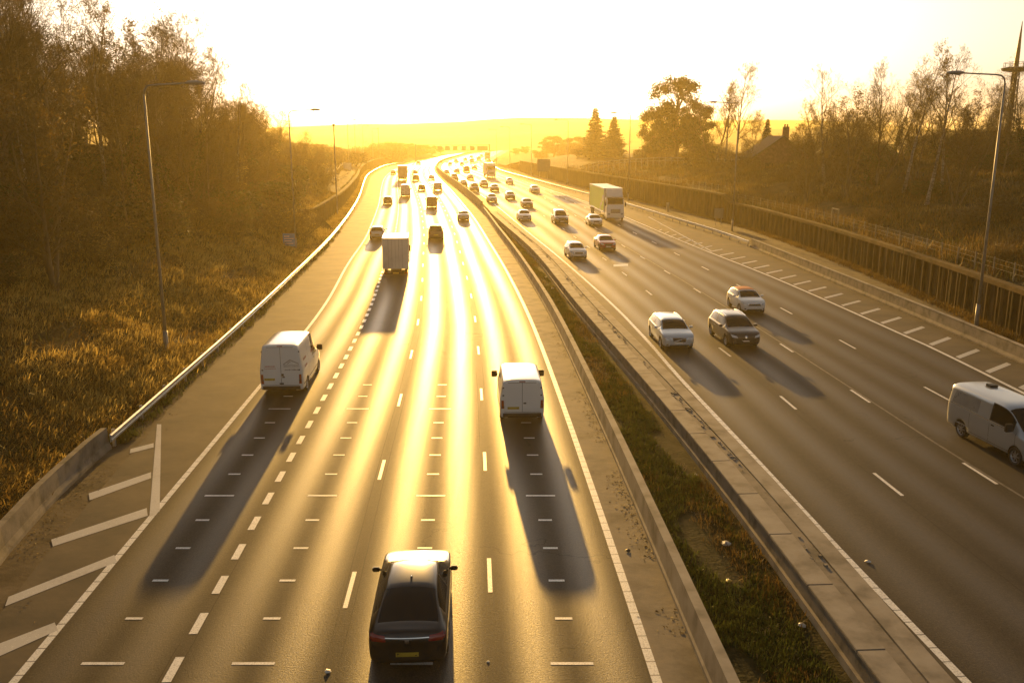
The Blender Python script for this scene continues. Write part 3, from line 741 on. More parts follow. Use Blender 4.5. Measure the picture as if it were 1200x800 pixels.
for j in range(26):
    y = rt.uniform(42, 125); p = bankL(y, rt.uniform(24, 50)); plant(SHR[rt.choice((0, 1, 3))], p, rt.uniform(2.5, 4.5), 'dark shrub deep among the trees of the left wood', 'shrubs deep in the left wood', wide=1.6)
SL = ['leggy brown shrub on the left bank below the trees', 'olive leaved shrub on the left bank below the trees', 'pale twiggy shrub on the left bank below the trees', 'dark ivy covered shrub on the left bank below the trees']
pts_ = []; k = 0
while k < 130:
    y = 26 + 150 * rt.random() ** 1.2; o = 5.5 + 14 * rt.random(); p = bankL(y, o)
    if p.x < -.62 * y - 8 or any((p.x - q.x) ** 2 + (p.y - q.y) ** 2 < 4 for q in pts_): continue
    if y < 80 and o < 8.5: continue
    pts_.append(p); i = rt.choice((0, 0, 1, 2, 2, 3)); plant(SHR[i], p, rt.uniform(1.6, 3.6) * (1.2 if y > 110 else 1), SL[i], 'shrubs on the left bank', wide=1.2); k += 1
for j in range(55):
    y = rt.uniform(92, 160); o = rt.uniform(2.5, 13); i = rt.choice((0, 2, 2, 3)); plant(SHR[i], bankL(y, o), rt.uniform(2.2, 4.6), SL[i].replace('on the left bank below the trees', 'low on the left bank near the pile wall'), 'shrubs near the left pile wall', wide=1.3)
SL2 = [s.replace('on the left bank below the trees', 'above the distant left pile wall') for s in SL]
for k in range(60):
    y = rt.uniform(150, 560); o = rt.uniform(.8, 26); i = rt.randrange(4); plant(SHR[i], bankL(y, o), rt.uniform(2.2, 4.2) * (1 if y < 420 else 1.3), SL2[i], 'shrubs above the distant left wall', wide=1.5)
# right bank
def at_base(x, y, z): return G(x, y, z)
def Rz(p):
    o = p.x - redge_x(p.y); return bankR(p.y, max(0, o)).z
def rplant(proto, x, D, ytop, label, group=None, **kw):
    X = (x - 600) / FPX * (D * ct + (H - 8) * st); p = Vector((X, D, 0)); p.z = Rz(p) - .1
    return plant(proto, p, ztop(D, ytop) - p.z, label, group, **kw)
RT = [(968, 86, 118, 5, 'bare tree with forked pale crown left of the right birch row'), (1003, 112, 122, 0, 'thin bare tree second from the left in the right tree row'), (1032, 80, 110, 6, 'straight bare tree with upswept branches in the right row'),
      (1060, 66, 100, 4, 'tallest slim birch in the middle of the right row'), (1089, 70, 92, 5, 'white trunked birch rooted low on the right bank'), (1106, 84, 96, 4, 'leaning pale trunked birch beside the low rooted one'),
      (1128, 104, 105, 3, 'spreading many stemmed tree left of the tall near lamp'), (1150, 108, 118, 6, 'slim bare tree behind the tall near lamp'), (1205, 92, 92, 2, 'dark bare tree by the mast at the photo edge'), (1045, 104, 128, 2, 'ivy clad tree behind the slim birches'),
      (985, 134, 132, 3, 'low bushy bare tree at the left end of the right row'), (1075, 118, 112, 1, 'bare tree holding brown leaves in the right row'), (862, 88, 170, 0, 'tall bare tree beside the big evergreen'), (850, 100, 172, 4, 'slender bare tree touching the big evergreen'), (835, 96, 168, 6, 'thin twin bare tree just right of the big evergreen'),
      (932, 160, 140, 3, 'short bare tree right of the house'), (880, 140, 150, 1, 'low bare tree in front of the house'), (1175, 128, 108, 0, 'small bare tree between the near lamp and the mast'), (1015, 140, 112, 2, 'short ivy clad tree in the right row gap'), (1125, 135, 88, 3, 'low tree spreading over the right bank edge')]
rx = random.Random(77)
for j in range(12):
    x = rx.uniform(940, 1200); RT.append((x, rx.uniform(96, 140), rx.uniform(100, 150), rx.choice((0, 3, 6, 6)), 'bare twiggy tree filling in behind the right tree row'))
for x, yt, D, i, lb in RT: rplant(PROT[i], x, D, yt, lb, 'bare trees along the right bank')
rplant(EVG, 792, 185, 92, 'big clumpy evergreen tree standing over the right bank', rz=.4)
rplant(EVG, 765, 200, 132, 'smaller evergreen tree left of the big clumpy one', rz=2.4)
rplant(EVG, 812, 190, 122, 'low dark evergreen behind the big clumpy one', rz=4.1)
rplant(CON, 697, 262, 126, 'taller pointed conifer of the pair behind the green lorry', rz=1, wide=1.25)
rplant(CON, 719, 255, 136, 'shorter broad conifer right of the taller pointed one', rz=3, wide=1.45)
rplant(CON, 897, 160, 139, 'small dark conifer beside the house chimney', rz=2)
for j in range(60):
    x = rt.uniform(610, 1200); D = rt.uniform(105, 185) if x > 850 else rt.uniform(170, 290) if x > 700 else rt.uniform(280, 420)
    X = (x - 600) / FPX * D; p = Vector((X, D, 0)); 
    if p.x < redge_x(D) + 5: continue
    p.z = Rz(p) - .1; i = rt.choice((0, 1, 3, 3, 2)); plant(SHR[i], p, rt.uniform(2, 4.4), ['leggy brown', 'olive leaved', 'pale twiggy', 'dark ivy covered'][i] + ' shrub along the top of the right bank', 'shrubs on the right bank', wide=1.5)
for j in range(16):
    D = rt.uniform(60, 150); o = rt.uniform(3, 16); i = rt.choice((0, 2, 3)); plant(SHR[i], bankR(D, o), rt.uniform(1.2, 2.2), ['leggy brown', '', 'pale twiggy', 'dark ivy covered'][i] + ' shrub on the right slope above the pile wall', 'shrubs on the right slope', wide=1.4)
FT = [(648, 430, 160), (640, 450, 166), (660, 440, 163), (676, 400, 161), (685, 380, 165), (604, 560, 174), (615, 540, 172), (626, 500, 176)]
for j, (x, D, yt) in enumerate(FT):
    p = Vector(((x - 600) / FPX * D, D, 0)); p.z = max(0, Rz(p) - .2)
    plant(EVG, p, ztop(D, yt) - p.z, ['hazy round tree far behind the square brown sign', 'hazy low tree beyond the bend on the right'][0 if j < 5 else 1], 'far hazy trees on the right', wide=1.6 if j < 5 else 2.2)
for j, (x, D, yt) in enumerate([(432, 430, 183), (443, 470, 178), (455, 500, 173), (468, 520, 170), (482, 540, 168.5), (496, 560, 170), (508, 575, 171.5), (518, 640, 173), (402, 300, 178), (388, 260, 180)]):
    p = Vector(((x - 600) / FPX * D, D, 0)); o = ledge_x(D) - p.x; p.z = bankL(D, max(.5, o)).z - .3 if D < 640 else 0
    plant(EVG if j < 8 else SHR[1], p, max(2.5, ztop(D, yt) - p.z), 'hazy golden tree on the far left bank by the bend' if j < 8 else 'low bush in front of the pale sign on the left', 'far hazy trees on the left' if j < 8 else 'low bushes by the pale sign', wide=2.4 if j < 8 else 2)
# ------------------------------------------------------------------ lamps, signs, gantry, mast, house
GREYP = mottled('painted_steel', (.22, .22, .21), (.34, .33, .31), 2, .5, .1, .002, metal=.3)
LAMPG = plain('lamp_glass', (.45, .43, .38), .25, spec=.6)
DARKM = plain('dark_metal', (.05, .05, .05), .5, .4)
def lamp(x, yb, ytp, arm, label, z=0.0, far=False, D=None, base_z=None):
    p = G(x, yb, z) if D is None else Vector(((x - 600) / FPX * (D * ct + H * st), D, z)); h = ztop(p.y, ytp) - z
    root = empty('street_lamp', p, 0, label, 'street lamp', 'street lamps along the motorway')
    s = 1 if arm > 0 else -1; ca = abs(arm)
    b = MB(); b.tube([(0, 0, -.4), (0, 0, 1.4)], .125, 12); b.tube([(0, 0, 1.35), (0, 0, h * .55), (0, 0, h - .45)], [.095, .075, .058], 12)
    b.build('pole', GREYP, root, smooth=True)
    b = MB(); b.tube([(0, 0, h - .5), (s * .06, 0, h - .2), (s * .25, 0, h - .03), (s * .6, 0, h + .02), (s * (ca - .3), 0, h + .1)], [.058, .052, .048, .045, .04], 10); b.build('arm', GREYP, root, smooth=True)
    b = MB(); n = 10; P = []
    for i, (t, w, u, d) in enumerate([(0, .05, .05, .04), (.12, .12, .1, .06), (.35, .19, .14, .09), (.7, .2, .13, .1), (.95, .12, .08, .06), (1.03, .03, .03, .03)]):
        P.append([(s * (ca - .35 + t), w * math.cos(2 * math.pi * k / n), h + .11 + (u if math.sin(2 * math.pi * k / n) > 0 else d) * math.sin(2 * math.pi * k / n)) for k in range(n)])
    for a, c in zip(P, P[1:]):
        for k in range(n): b.face([a[k], a[(k + 1) % n], c[(k + 1) % n], c[k]])
    b.face(P[0][::-1]); b.face(P[-1]); hd = b.build('lamp_head', GREYP, root, smooth=True)
    if not far:
        b = MB(); b.tube([(s * (ca - .05), 0, h + .04), (s * (ca - .05), 0, h - .02)], [.13, .09], 10); b.build('lens', LAMPG, hd, smooth=True)
        b = MB(); b.box((0, -.128, .85), (.12, .012, .5)); b.build('access_door', GREYP, root)
    return root
lamp(196, 417, 100, 2.5, 'nearest left street lamp standing in the grass bank behind the rail', .35)
lamp(347, 295, 130, 2.6, 'street lamp beside the small blue sign on the left', .1)
lamp(409.6, 209, 141, 2.0, 'lamp rising just behind the pale square sign on the left', 0, True)
lamp(417.5, 202, 145, 2.0, 'second distant left lamp past the pale square sign', 0, True)
lamp(426.5, 197, 147.5, 2.0, 'third distant left lamp past the pale square sign', 0, True)
lamp(437.5, 193.5, 151, 2.0, 'farthest faint left lamp before the dark camera mast', 0, True)
lamp(1143.7, 383, 88, -2.75, 'nearest right street lamp rising before the pile wall', ZR)
lamp(858, 271, 121, -2.9, 'street lamp before the pile wall with evergreen tree behind', ZR)
lamp(736, 236, 133, -2.8, 'street lamp just right of the green and white lorry', ZR)
lamp(665, 217, 141, -2.7, 'street lamp between the brown square sign and the conifers', ZR)
lamp(622.5, 206, 146, -2.7, 'street lamp left of the brown square sign', ZR, True)
lamp(597.5, 199, 149, -2.6, 'faint lamp above the white lorry on the right bend', ZR, True)
lamp(582, 195, 152, -2.6, 'fainter lamp near the gantry leg', ZR, True)
# plain camera posts
for x, yb, yt, lb in ((395.5, 252, 148, 'tall plain post on the verge before the left pile wall'), (444.5, 194, 151, 'dark camera mast on the far left bank')):
    p = G(x, yb); root = empty('camera_post', p, 0, lb, 'post'); h = ztop(p.y, yt); b = MB(); b.tube([(0, 0, -.3), (0, 0, h * .5), (0, 0, h)], [.13, .1, .08], 8); b.build('pole', GREYP if x < 400 else DARKM, root)
    b = MB(); b.box((0, 0, h + .15), (.34, .5, .36)); b.build('camera_head', DARKM, root, bevel=.04)
# signs
BLUE = plain('blue_sign_face', (.10, .30, .62), .6); WHITE = plain('white_sign_face', (.75, .75, .72), .4); BACK = plain('sign_back', (.20, .19, .17), .55, .5)
def sign(name, p, w, h, zb, face, rz, label, posts=2, mk=None):
    root = empty(name, p, rz, label, 'road sign')
    for s in ([-1, 1] if posts == 2 else [0]):
        b = MB(); b.tube([(s * w * .3, .06, -.5), (s * w * .3, .06, zb + h)], .045, 8); b.build('post', GREYP, root)
    b = MB(); b.box((0, 0, zb + h / 2), (w, .04, h)); b.build('panel', face, root, bevel=.008)
    if mk: mk(root, w, h, zb)
    return root
def info(root, w, h, zb):
    b = MB()
    for z, a, c in ((.78, -.40, .05), (.60, -.40, .38), (.42, -.40, .25), (.22, -.40, .34)): b.box(((a + c) / 2 * w, -.024, zb + h * z), ((c - a) * w, .006, h * .07))
    b.build('legend', WHITE, root)
p = G(339.5, 297); sign('road_sign', p, 1.25, 1.35, .75, BLUE, 0, 'small blue sign with pale lines beside the left lamp', 2, info)
p = G(405.5, 206, 1.6); sign('road_sign', p, 3.1, 3.0, .4, WHITE, 0, 'large pale square sign on the far left bank')
p = G(637, 207, 3.2); sign('road_sign', p, 2.9, 2.75, 1.1, BACK, 0, 'large brown square sign standing above the right bank')
p = G(841.5, 264.5, ZR); sign('road_sign', p + Vector((0, -.1, 0)), 1.15, 1.25, 1.0, BACK, 0, 'small grey panel sign standing against the right pile wall')
p = G(782.5, 248, ZR); root = empty('marker_post', p, 0, 'short pale post behind the right steel rail', 'post'); b = MB(); b.box((0, 0, .55), (.4, .3, 1.5)); b.build('body', GREYP, root, bevel=.04); b = MB(); b.box((0, 0, 1.34), (.46, .36, .08)); b.build('cap', GREYP, root, bevel=.02)
# gantry
GY = 452.0; gx = lambda x: (x - 600) / FPX * (GY * ct + 5 * st)
gz = lambda y: ztop(GY, y)
g = empty('sign_gantry', (gx(573.5), GY, 0), 0, 'long sign gantry with a row of square panels over the far road', 'gantry')
x1, x0 = 0.0, gx(487) - gx(573.5)
for xx in (x1, x0): b = MB(); b.box((xx, 0, gz(169) / 2), (.5, .6, gz(169))); b.build('leg', DARKM, g)
b = MB()
for z in (gz(170), gz(176.3)):
    for yy in (-.5, .5): b.box(((x0 + x1) / 2, yy, z), (x1 - x0, .18, .2))
n = 24
for i in range(n):
    xa = x0 + (x1 - x0) * i / n; xb = x0 + (x1 - x0) * (i + 1) / n
    b.tube([(xa, -.5, gz(176.3 if i % 2 else 170)), (xb, -.5, gz(170 if i % 2 else 176.3))], .06, 4)
b.build('truss', DARKM, g)
for a, c in ((513, 518.6), (521.6, 527.2), (531, 536), (541, 546), (551, 556.3), (559.3, 571.6)):
    b = MB(); b.box(((gx(a) + gx(c)) / 2 - gx(573.5), -.75, (gz(171.2) + gz(176.4)) / 2), (gx(c) - gx(a), .25, gz(171.2) - gz(176.4))); b.build('sign_panel', BACK, g)
# mast and thin spire at the right edge
D = 150.0; X = lambda x, z=10: (x - 600) / FPX * (D * ct + (H - z) * st)
m = empty('platform_mast', (X(1178, 8), D, 6), 0, 'dark lattice mast with a round platform at the right edge', 'mast')
hz = ztop(D, 82) - 6; b = MB()
for sx, sy in ((-.45, -.45), (.45, -.45), (.45, .45), (-.45, .45)): b.tube([(sx * 1.1, sy * 1.1, -1), (sx * .8, sy * .8, hz)], .09, 6)
for i in range(14):
    z0, z1 = hz * i / 14, hz * (i + 1) / 14
    for (ax, ay), (bx, by) in (((-.45, -.45), (.45, -.45)), ((.45, -.45), (.45, .45)), ((.45, .45), (-.45, .45)), ((-.45, .45), (-.45, -.45))):
        b.tube([(ax, ay, z0), (bx, by, z1)], .045, 4, cap=False); b.tube([(bx, by, z0), (ax, ay, z1)], .045, 4, cap=False)
b.tube([(0, 0, -1), (0, 0, hz)], .26, 8); b.build('lattice_tower', DARKM, m)
b = MB(); b.tube([(0, 0, hz - .35), (0, 0, hz - .1), (0, 0, hz + .25), (0, 0, hz + .4)], [.8, 2.1, 2.3, 1.6], 20); b.build('platform', DARKM, m)
b = MB()
for k in range(12): a = k * math.pi / 6; b.tube([(1.9 * math.cos(a), 1.9 * math.sin(a), hz + .3), (1.9 * math.cos(a), 1.9 * math.sin(a), hz + 1.1)], .03, 4)
b.tube([(1.9 * math.cos(k * math.pi / 12), 1.9 * math.sin(k * math.pi / 12), hz + 1.1) for k in range(25)], .03, 4); b.build('guard_ring', DARKM, m)
D = 165.0; zt = ztop(D, 25); zb = ztop(D, 105)
b = MB(); pb = Vector((X(1177.5, 9), D, 5.5)); pm = Vector((X(1184, 16), D, ztop(D, 82))); pt = Vector((X(1193.5, 26), D, zt))
b.tube([pb, pb.lerp(pm, .6), pm, pm.lerp(pt, .4), pt], [.30, .34, .42, .33, .05], 10)
tag(b.build('spire', DARKM, smooth=True), 'thin leaning tapered spire rising behind the round platform', 'spire')
# house, shed, far buildings
BRICK = mottled('dark_brick', (.10, .05, .035), (.2, .10, .07), 2.5, .9, .4, .01); TILE = mottled('roof_tiles', (.05, .03, .025), (.11, .07, .055), 1.5, .8, .5, .02, stretch=(1, 4, 1)); GLS = plain('dark_glass', (.02, .022, .025), .08, spec=.8)
def house(p, w, d, hw, hr, rz, label, chim=True, name='house'):
    root = empty(name, p, rz, label, 'house'); b = MB(); b.box((0, 0, hw / 2 - .5), (w, d, hw + 1))
    b.face([(-w / 2, -d / 2, hw), (w / 2, -d / 2, hw), (0, -d / 2, hw + hr * .97)]); b.face([(w / 2, d / 2, hw), (-w / 2, d / 2, hw), (0, d / 2, hw + hr * .97)]); b.build('wall', BRICK, root)
    b = MB(); e = .4
    for s in (-1, 1):
        q = [(0, -d / 2 - e, hw + hr), (s * (w / 2 + e), -d / 2 - e, hw - e * hr / (w / 2)), (s * (w / 2 + e), d / 2 + e, hw - e * hr / (w / 2)), (0, d / 2 + e, hw + hr)]; b.face(q); b.face([(x, y, z + .18) for x, y, z in q][::-1])
        for i in range(4): j = (i + 1) % 4; b.face([q[i], q[j], (q[j][0], q[j][1], q[j][2] + .18), (q[i][0], q[i][1], q[i][2] + .18)])
    rf = b.build('roof', TILE, root)
    if chim:
        b = MB(); b.box((w * .12, -d * .2, hw + hr + .5), (.9, .7, 2.2)); b.tube([(w * .12 - .2, -d * .2, hw + hr + 1.5), (w * .12 - .2, -d * .2, hw + hr + 2)], .13, 8); b.tube([(w * .12 + .2, -d * .2, hw + hr + 1.5), (w * .12 + .2, -d * .2, hw + hr + 2)], .13, 8); b.build('chimney', BRICK, rf)
    for sx in (-1, 1): b = MB(); b.box((sx * w * .22, -d / 2 - .02, hw * .62), (1.3, .1, 1.2)); b.build('window', GLS, root)
    return root
D = 150.0; house(Vector((X(908, 9), D, 4.6)), 9, 8, 4.2, ztop(D, 160.5) - 8.8, 0, 'dark gabled house with a chimney among the right bank trees')
D = 140.0; house(Vector((X(1199, 8), D, 4.6)), 7, 8, 2.4, 1.0, .1, 'low dark shed at the foot of the platform mast', False, 'shed')
PALE = mottled('pale_cladding', (.3, .28, .24), (.45, .42, .38), .2, .7, 0)
D = 980.0; z0 = 0; b = MB(); xa, xb = X(505), X(532); r_ = empty('warehouse', ((xa + xb) / 2, D, 0), 0, 'pale flat warehouse far behind the gantry', 'warehouse'); w = xb - xa; h = ztop(D, 166.3)
ht = ztop(D, 164); b.box((0, 0, ht / 2), (w, 40, ht)); b.build('wall', PALE, r_); b = MB(); b.box((0, 0, ht + .3), (w + 1, 41, .6)); b.build('roof', BACK, r_); b = MB(); b.box((-w * .22, 0, ht + 1.7), (w * .3, 12, 2.4)); b.build('plant_room', PALE, r_)
# distant white footway railing on the right bank and fence on the wall
WF = plain('weathered_rail_paint', (.50, .48, .43), .5)
D0 = 172.0; r_ = empty('footway_railing', (X(690) * 172 / 980, D0, 0), 0, 'long pale railing along the top of the right bank', 'railing')
pA = Vector(((688 - 600) / FPX * 205, 205, 0)); pB = Vector(((905 - 600) / FPX * 160, 160, 0)); r_.location = pA
b = MB()
za, zb_ = ztop(205, 193.5), ztop(160, 188.5); n = 30
for i in range(n + 1):
    t = i / n; q = pA.lerp(pB, t) - pA; zz = za + (zb_ - za) * min(1, t * 2.2) ** .6; pm = MB(); pm.box((q.x, q.y, zz / 2 + .2), (.09, .09, zz + .3 - .4)); pm.build('post', WF, r_)
    if i: b.tube([(lq.x, lq.y, lz), (q.x, q.y, zz)], .06, 5); b.tube([(lq.x, lq.y, lz - .55), (q.x, q.y, zz - .55)], .05, 5)
    lq, lz = q, zz
b.build('top_rail', WF, r_)
WOOD = mottled('fence_post_concrete', (.16, .14, .10), (.32, .28, .21), 3, .9, .3)
y = 52.0; r0 = PW.p(52, 1.3); f_ = empty('wire_fence', r0, 0, 'wire fence with thin pale posts above the right pile wall', 'fence'); k = 0; prev = None; wires = MB()
while y < 260 and k < 90:
    q = PW.p(y, 1.3) - r0; zz = hpw(y) + .1; b = MB(); b.box((q.x, q.y, zz + .6), (.07, .07, 1.2)); b.build('post', WOOD, f_)
    if prev is not None:
        for u in (.5, .8, 1.1): wires.tube([(prev.x, prev.y, zz + u), (q.x, q.y, zz + u)], .006, 3, cap=False)
    prev = q; y += 2.7; k += 1
wires.build('wires', GREYP, f_)
gp = PW.p(yof(272, ZR + 2), 1.2); r_ = empty('gate_frame', gp, PW.rz(gp.y) + R(90), 'pale square gate frame standing in the wire fence', 'gate'); b = MB()
for sx in (-.9, .9): b.box((sx, 0, hpw(gp.y) + .9), (.1, .1, 1.9))
b.box((0, 0, hpw(gp.y) + 1.85), (1.9, .1, .1)); b.tube([(-.9, 0, hpw(gp.y)), (.9, 0, hpw(gp.y) + 1.8)], .03, 4); b.build('frame', WOOD, r_)
# left timber fence above the far pile wall
r0 = Vector((ledge_x(126) - 5, 126, 0)); f_ = empty('board_fence', r0, 0, 'pale topped board fence on the bank behind the left pile wall', 'fence'); TIM = mottled('fence_timber', (.10, .065, .03), (.2, .14, .07), 2, .85, .4, .01, stretch=(4, 4, .4)); b = MB(); prev = None; k = 0; y = 120.0; cap = MB()
while y < 330:
    p = bankL(y, 4.0 if y < 230 else 4.0) - r0
    if prev is not None:
        b.face([(prev.x, prev.y, prev.z - .4), (p.x, p.y, p.z - .4), (p.x, p.y, p.z + 1.3), (prev.x, prev.y, prev.z + 1.3)]); b.face([(prev.x - .08, prev.y, prev.z - .4), (prev.x - .08, prev.y, prev.z + 1.3), (p.x - .08, p.y, p.z + 1.3), (p.x - .08, p.y, p.z - .4)])
        cap.tube([(prev.x, prev.y, prev.z + 1.35), (p.x, p.y, p.z + 1.35)], .11, 4, cap=False)
    if k < 90: pm = MB(); pm.box((p.x + .1, p.y, p.z + .5), (.14, .14, 1.8)); pm.build('post', TIM, f_)
    prev = p; y += 3.5; k += 1
b.build('boards', TIM, f_); cap.build('capping', WOOD, f_)
# litter
LW = plain('litter_white', (.6, .58, .54), .5); LY = plain('litter_yellow', (.6, .42, .06), .5)
def litter(x, y, z, s, mat, lb, nm='litter_scrap'):
    r = random.Random(int(x)); b = MB(); p = G(x, y, z); pts = [(p.x + s * math.cos(a) * r.uniform(.5, 1), p.y + s * math.sin(a) * r.uniform(.5, 1)) for a in [k * 1.05 for k in range(6)]]
    c = (p.x, p.y, z + s * .5); zz = [z + s * r.uniform(.02, .3) for _ in pts]
    for i in range(6): j = (i + 1) % 6; b.face([(*pts[i], zz[i]), (*pts[j], zz[j]), c]); b.face([(*pts[j], z - .01), (*pts[i], z - .01), (c[0], c[1], z + .02)])
    tag(b.build(nm, mat), lb, 'litter')
litter(850, 637, 0, .2, LW, 'crumpled white and pink litter bag in the median grass', 'litter_bag'); litter(854, 680, 0, .11, LY, 'yellow scrap of litter lying in the median grass')
litter(816, 556, 0, .1, LW, 'small white scrap by the middle of the median'); litter(940, 732, 0, .14, LW, 'pale scrap low on the right of the median'); litter(640, 325, 0, .22, LW, 'white litter near the far narrow end of the median'); litter(647, 338, 0, .2, LW, 'white litter just nearer than the farthest scrap')
litter(384, 787, 0, .11, LW, 'white debris on the left road at the picture foot', 'road_debris'); litter(572, 775, 0, .05, LW, 'tiny white stud lying right of the black car', 'road_stud')
for x, y, z, m_, lb in ((736, 645, 0, DARKM, 'dark debris lump beside the ribbed edge line'), (1017, 658, ZR, LW, 'pale scrap left of the right road edge line'), (935, 604, ZR, DARKM, 'dark clump in the broken coping slot')): litter(x, y, z, .12, m_, lb, 'road_debris')
# leaves gathered along the edges
P = []
for i in range(2600):
    t = rt.random()
    if t < .5: yy = rt.uniform(14, 60); q = M1.p(yy, -abs(rt.gauss(0, .28)) - .02)
    elif t < .75: yy = rt.uniform(14, 40); q = (CBL if yy < YB0 else RAIL_L).p(yy, abs(rt.gauss(0, .5)) + .1)
    else: yy = rt.uniform(45, 90); q = CBR.p(yy, -abs(rt.gauss(0, .3)) - .02)
    if math.sin(yy * 1.3) + math.sin(yy * .53) < -.3: continue
    P.append((q.x, q.y, q.z + .012))
P = np.array(P); lo_ = blades('fallen_leaves', P, rng.uniform(.03, .1, len(P)), rng.uniform(.03, .07, len(P)), rng.uniform(1.35, 1.57, len(P)), BROWN, (0, 0, 0)); tag(lo_, 'fallen leaves and grit gathered along the barriers', 'fallen leaves', kind='stuff')
# ------------------------------------------------------------------ vehicles
BLACKT = plain('black_trim', (.018, .018, .018), .5); TYRE = plain('tyre_rubber', (.02, .02, .02), .85); RIMM = plain('alloy_rim', (.45, .45, .45), .3, .7)
GLASS = plain('vehicle_glass', (.010, .012, .014), .10, 0, 0.0, .2)
def redlens(): 
    m, nt, b = newmat('tail_lens'); b.inputs['Base Color'].default_value = (.28, .012, .01, 1); b.inputs['Roughness'].default_value = .2; b.inputs['Coat Weight'].default_value = 1; return m
REDL = redlens(); HEADL = plain('headlight_lens', (.62, .64, .66), .08, .3, 1.0, .8); PLY = plain('rear_plate', (.50, .36, .04), .5); PLW = plain('front_plate', (.75, .75, .7), .45); CHROME = plain('chrome', (.7, .7, .7), .15, 1.0)
AMBER = plain('amber_lens', (.7, .25, .02), .2, 0, 1.0)
PAINTS = {k: car_paint('paint_' + k, c, mt) for k, c, mt in (('black', (.012, .013, .016), .3), ('white', (.78, .78, .76), 0), ('silver', (.50, .53, .56), .55), ('dark_grey', (.035, .038, .044), .4), ('red', (.42, .03, .035), .2), ('blue', (.05, .10, .22), .4),
    ('pale_blue', (.55, .62, .68), .35), ('lorry_white', (.74, .74, .72), 0), ('gold', (.35, .20, .06), .4), ('dark_green', (.03, .05, .035), .3), ('bronze', (.22, .13, .07), .4))}
PAINTS['white'].name = 'paint_white'

def ring_hood(y, w, zl, zb, zh, k=.8): return [y, (0, zl), (.75 * w, zl), (.97 * w, zl + .09), (w, zl + .52 * (zb - zl)), (.985 * w, zb - .02), (.95 * w, zb + .015), (k * w, zb + (zh - zb) * .7), (.45 * w, zh - .005), (0, zh + .008)]
def ring_cab(y, w, zl, zb, wr, zr): return [y, (0, zl), (.75 * w, zl), (.97 * w, zl + .09), (w, zl + .52 * (zb - zl)), (.985 * w, zb - .02), (.955 * w, zb + .025), (wr, zr - .075), (.62 * wr, zr - .008), (0, zr)]
def lerp_ring(a, b, t): return [a[0] + (b[0] - a[0]) * t] + [(p[0] + (q[0] - p[0]) * t, p[1] + (q[1] - p[1]) * t) for p, q in zip(a[1:], b[1:])]

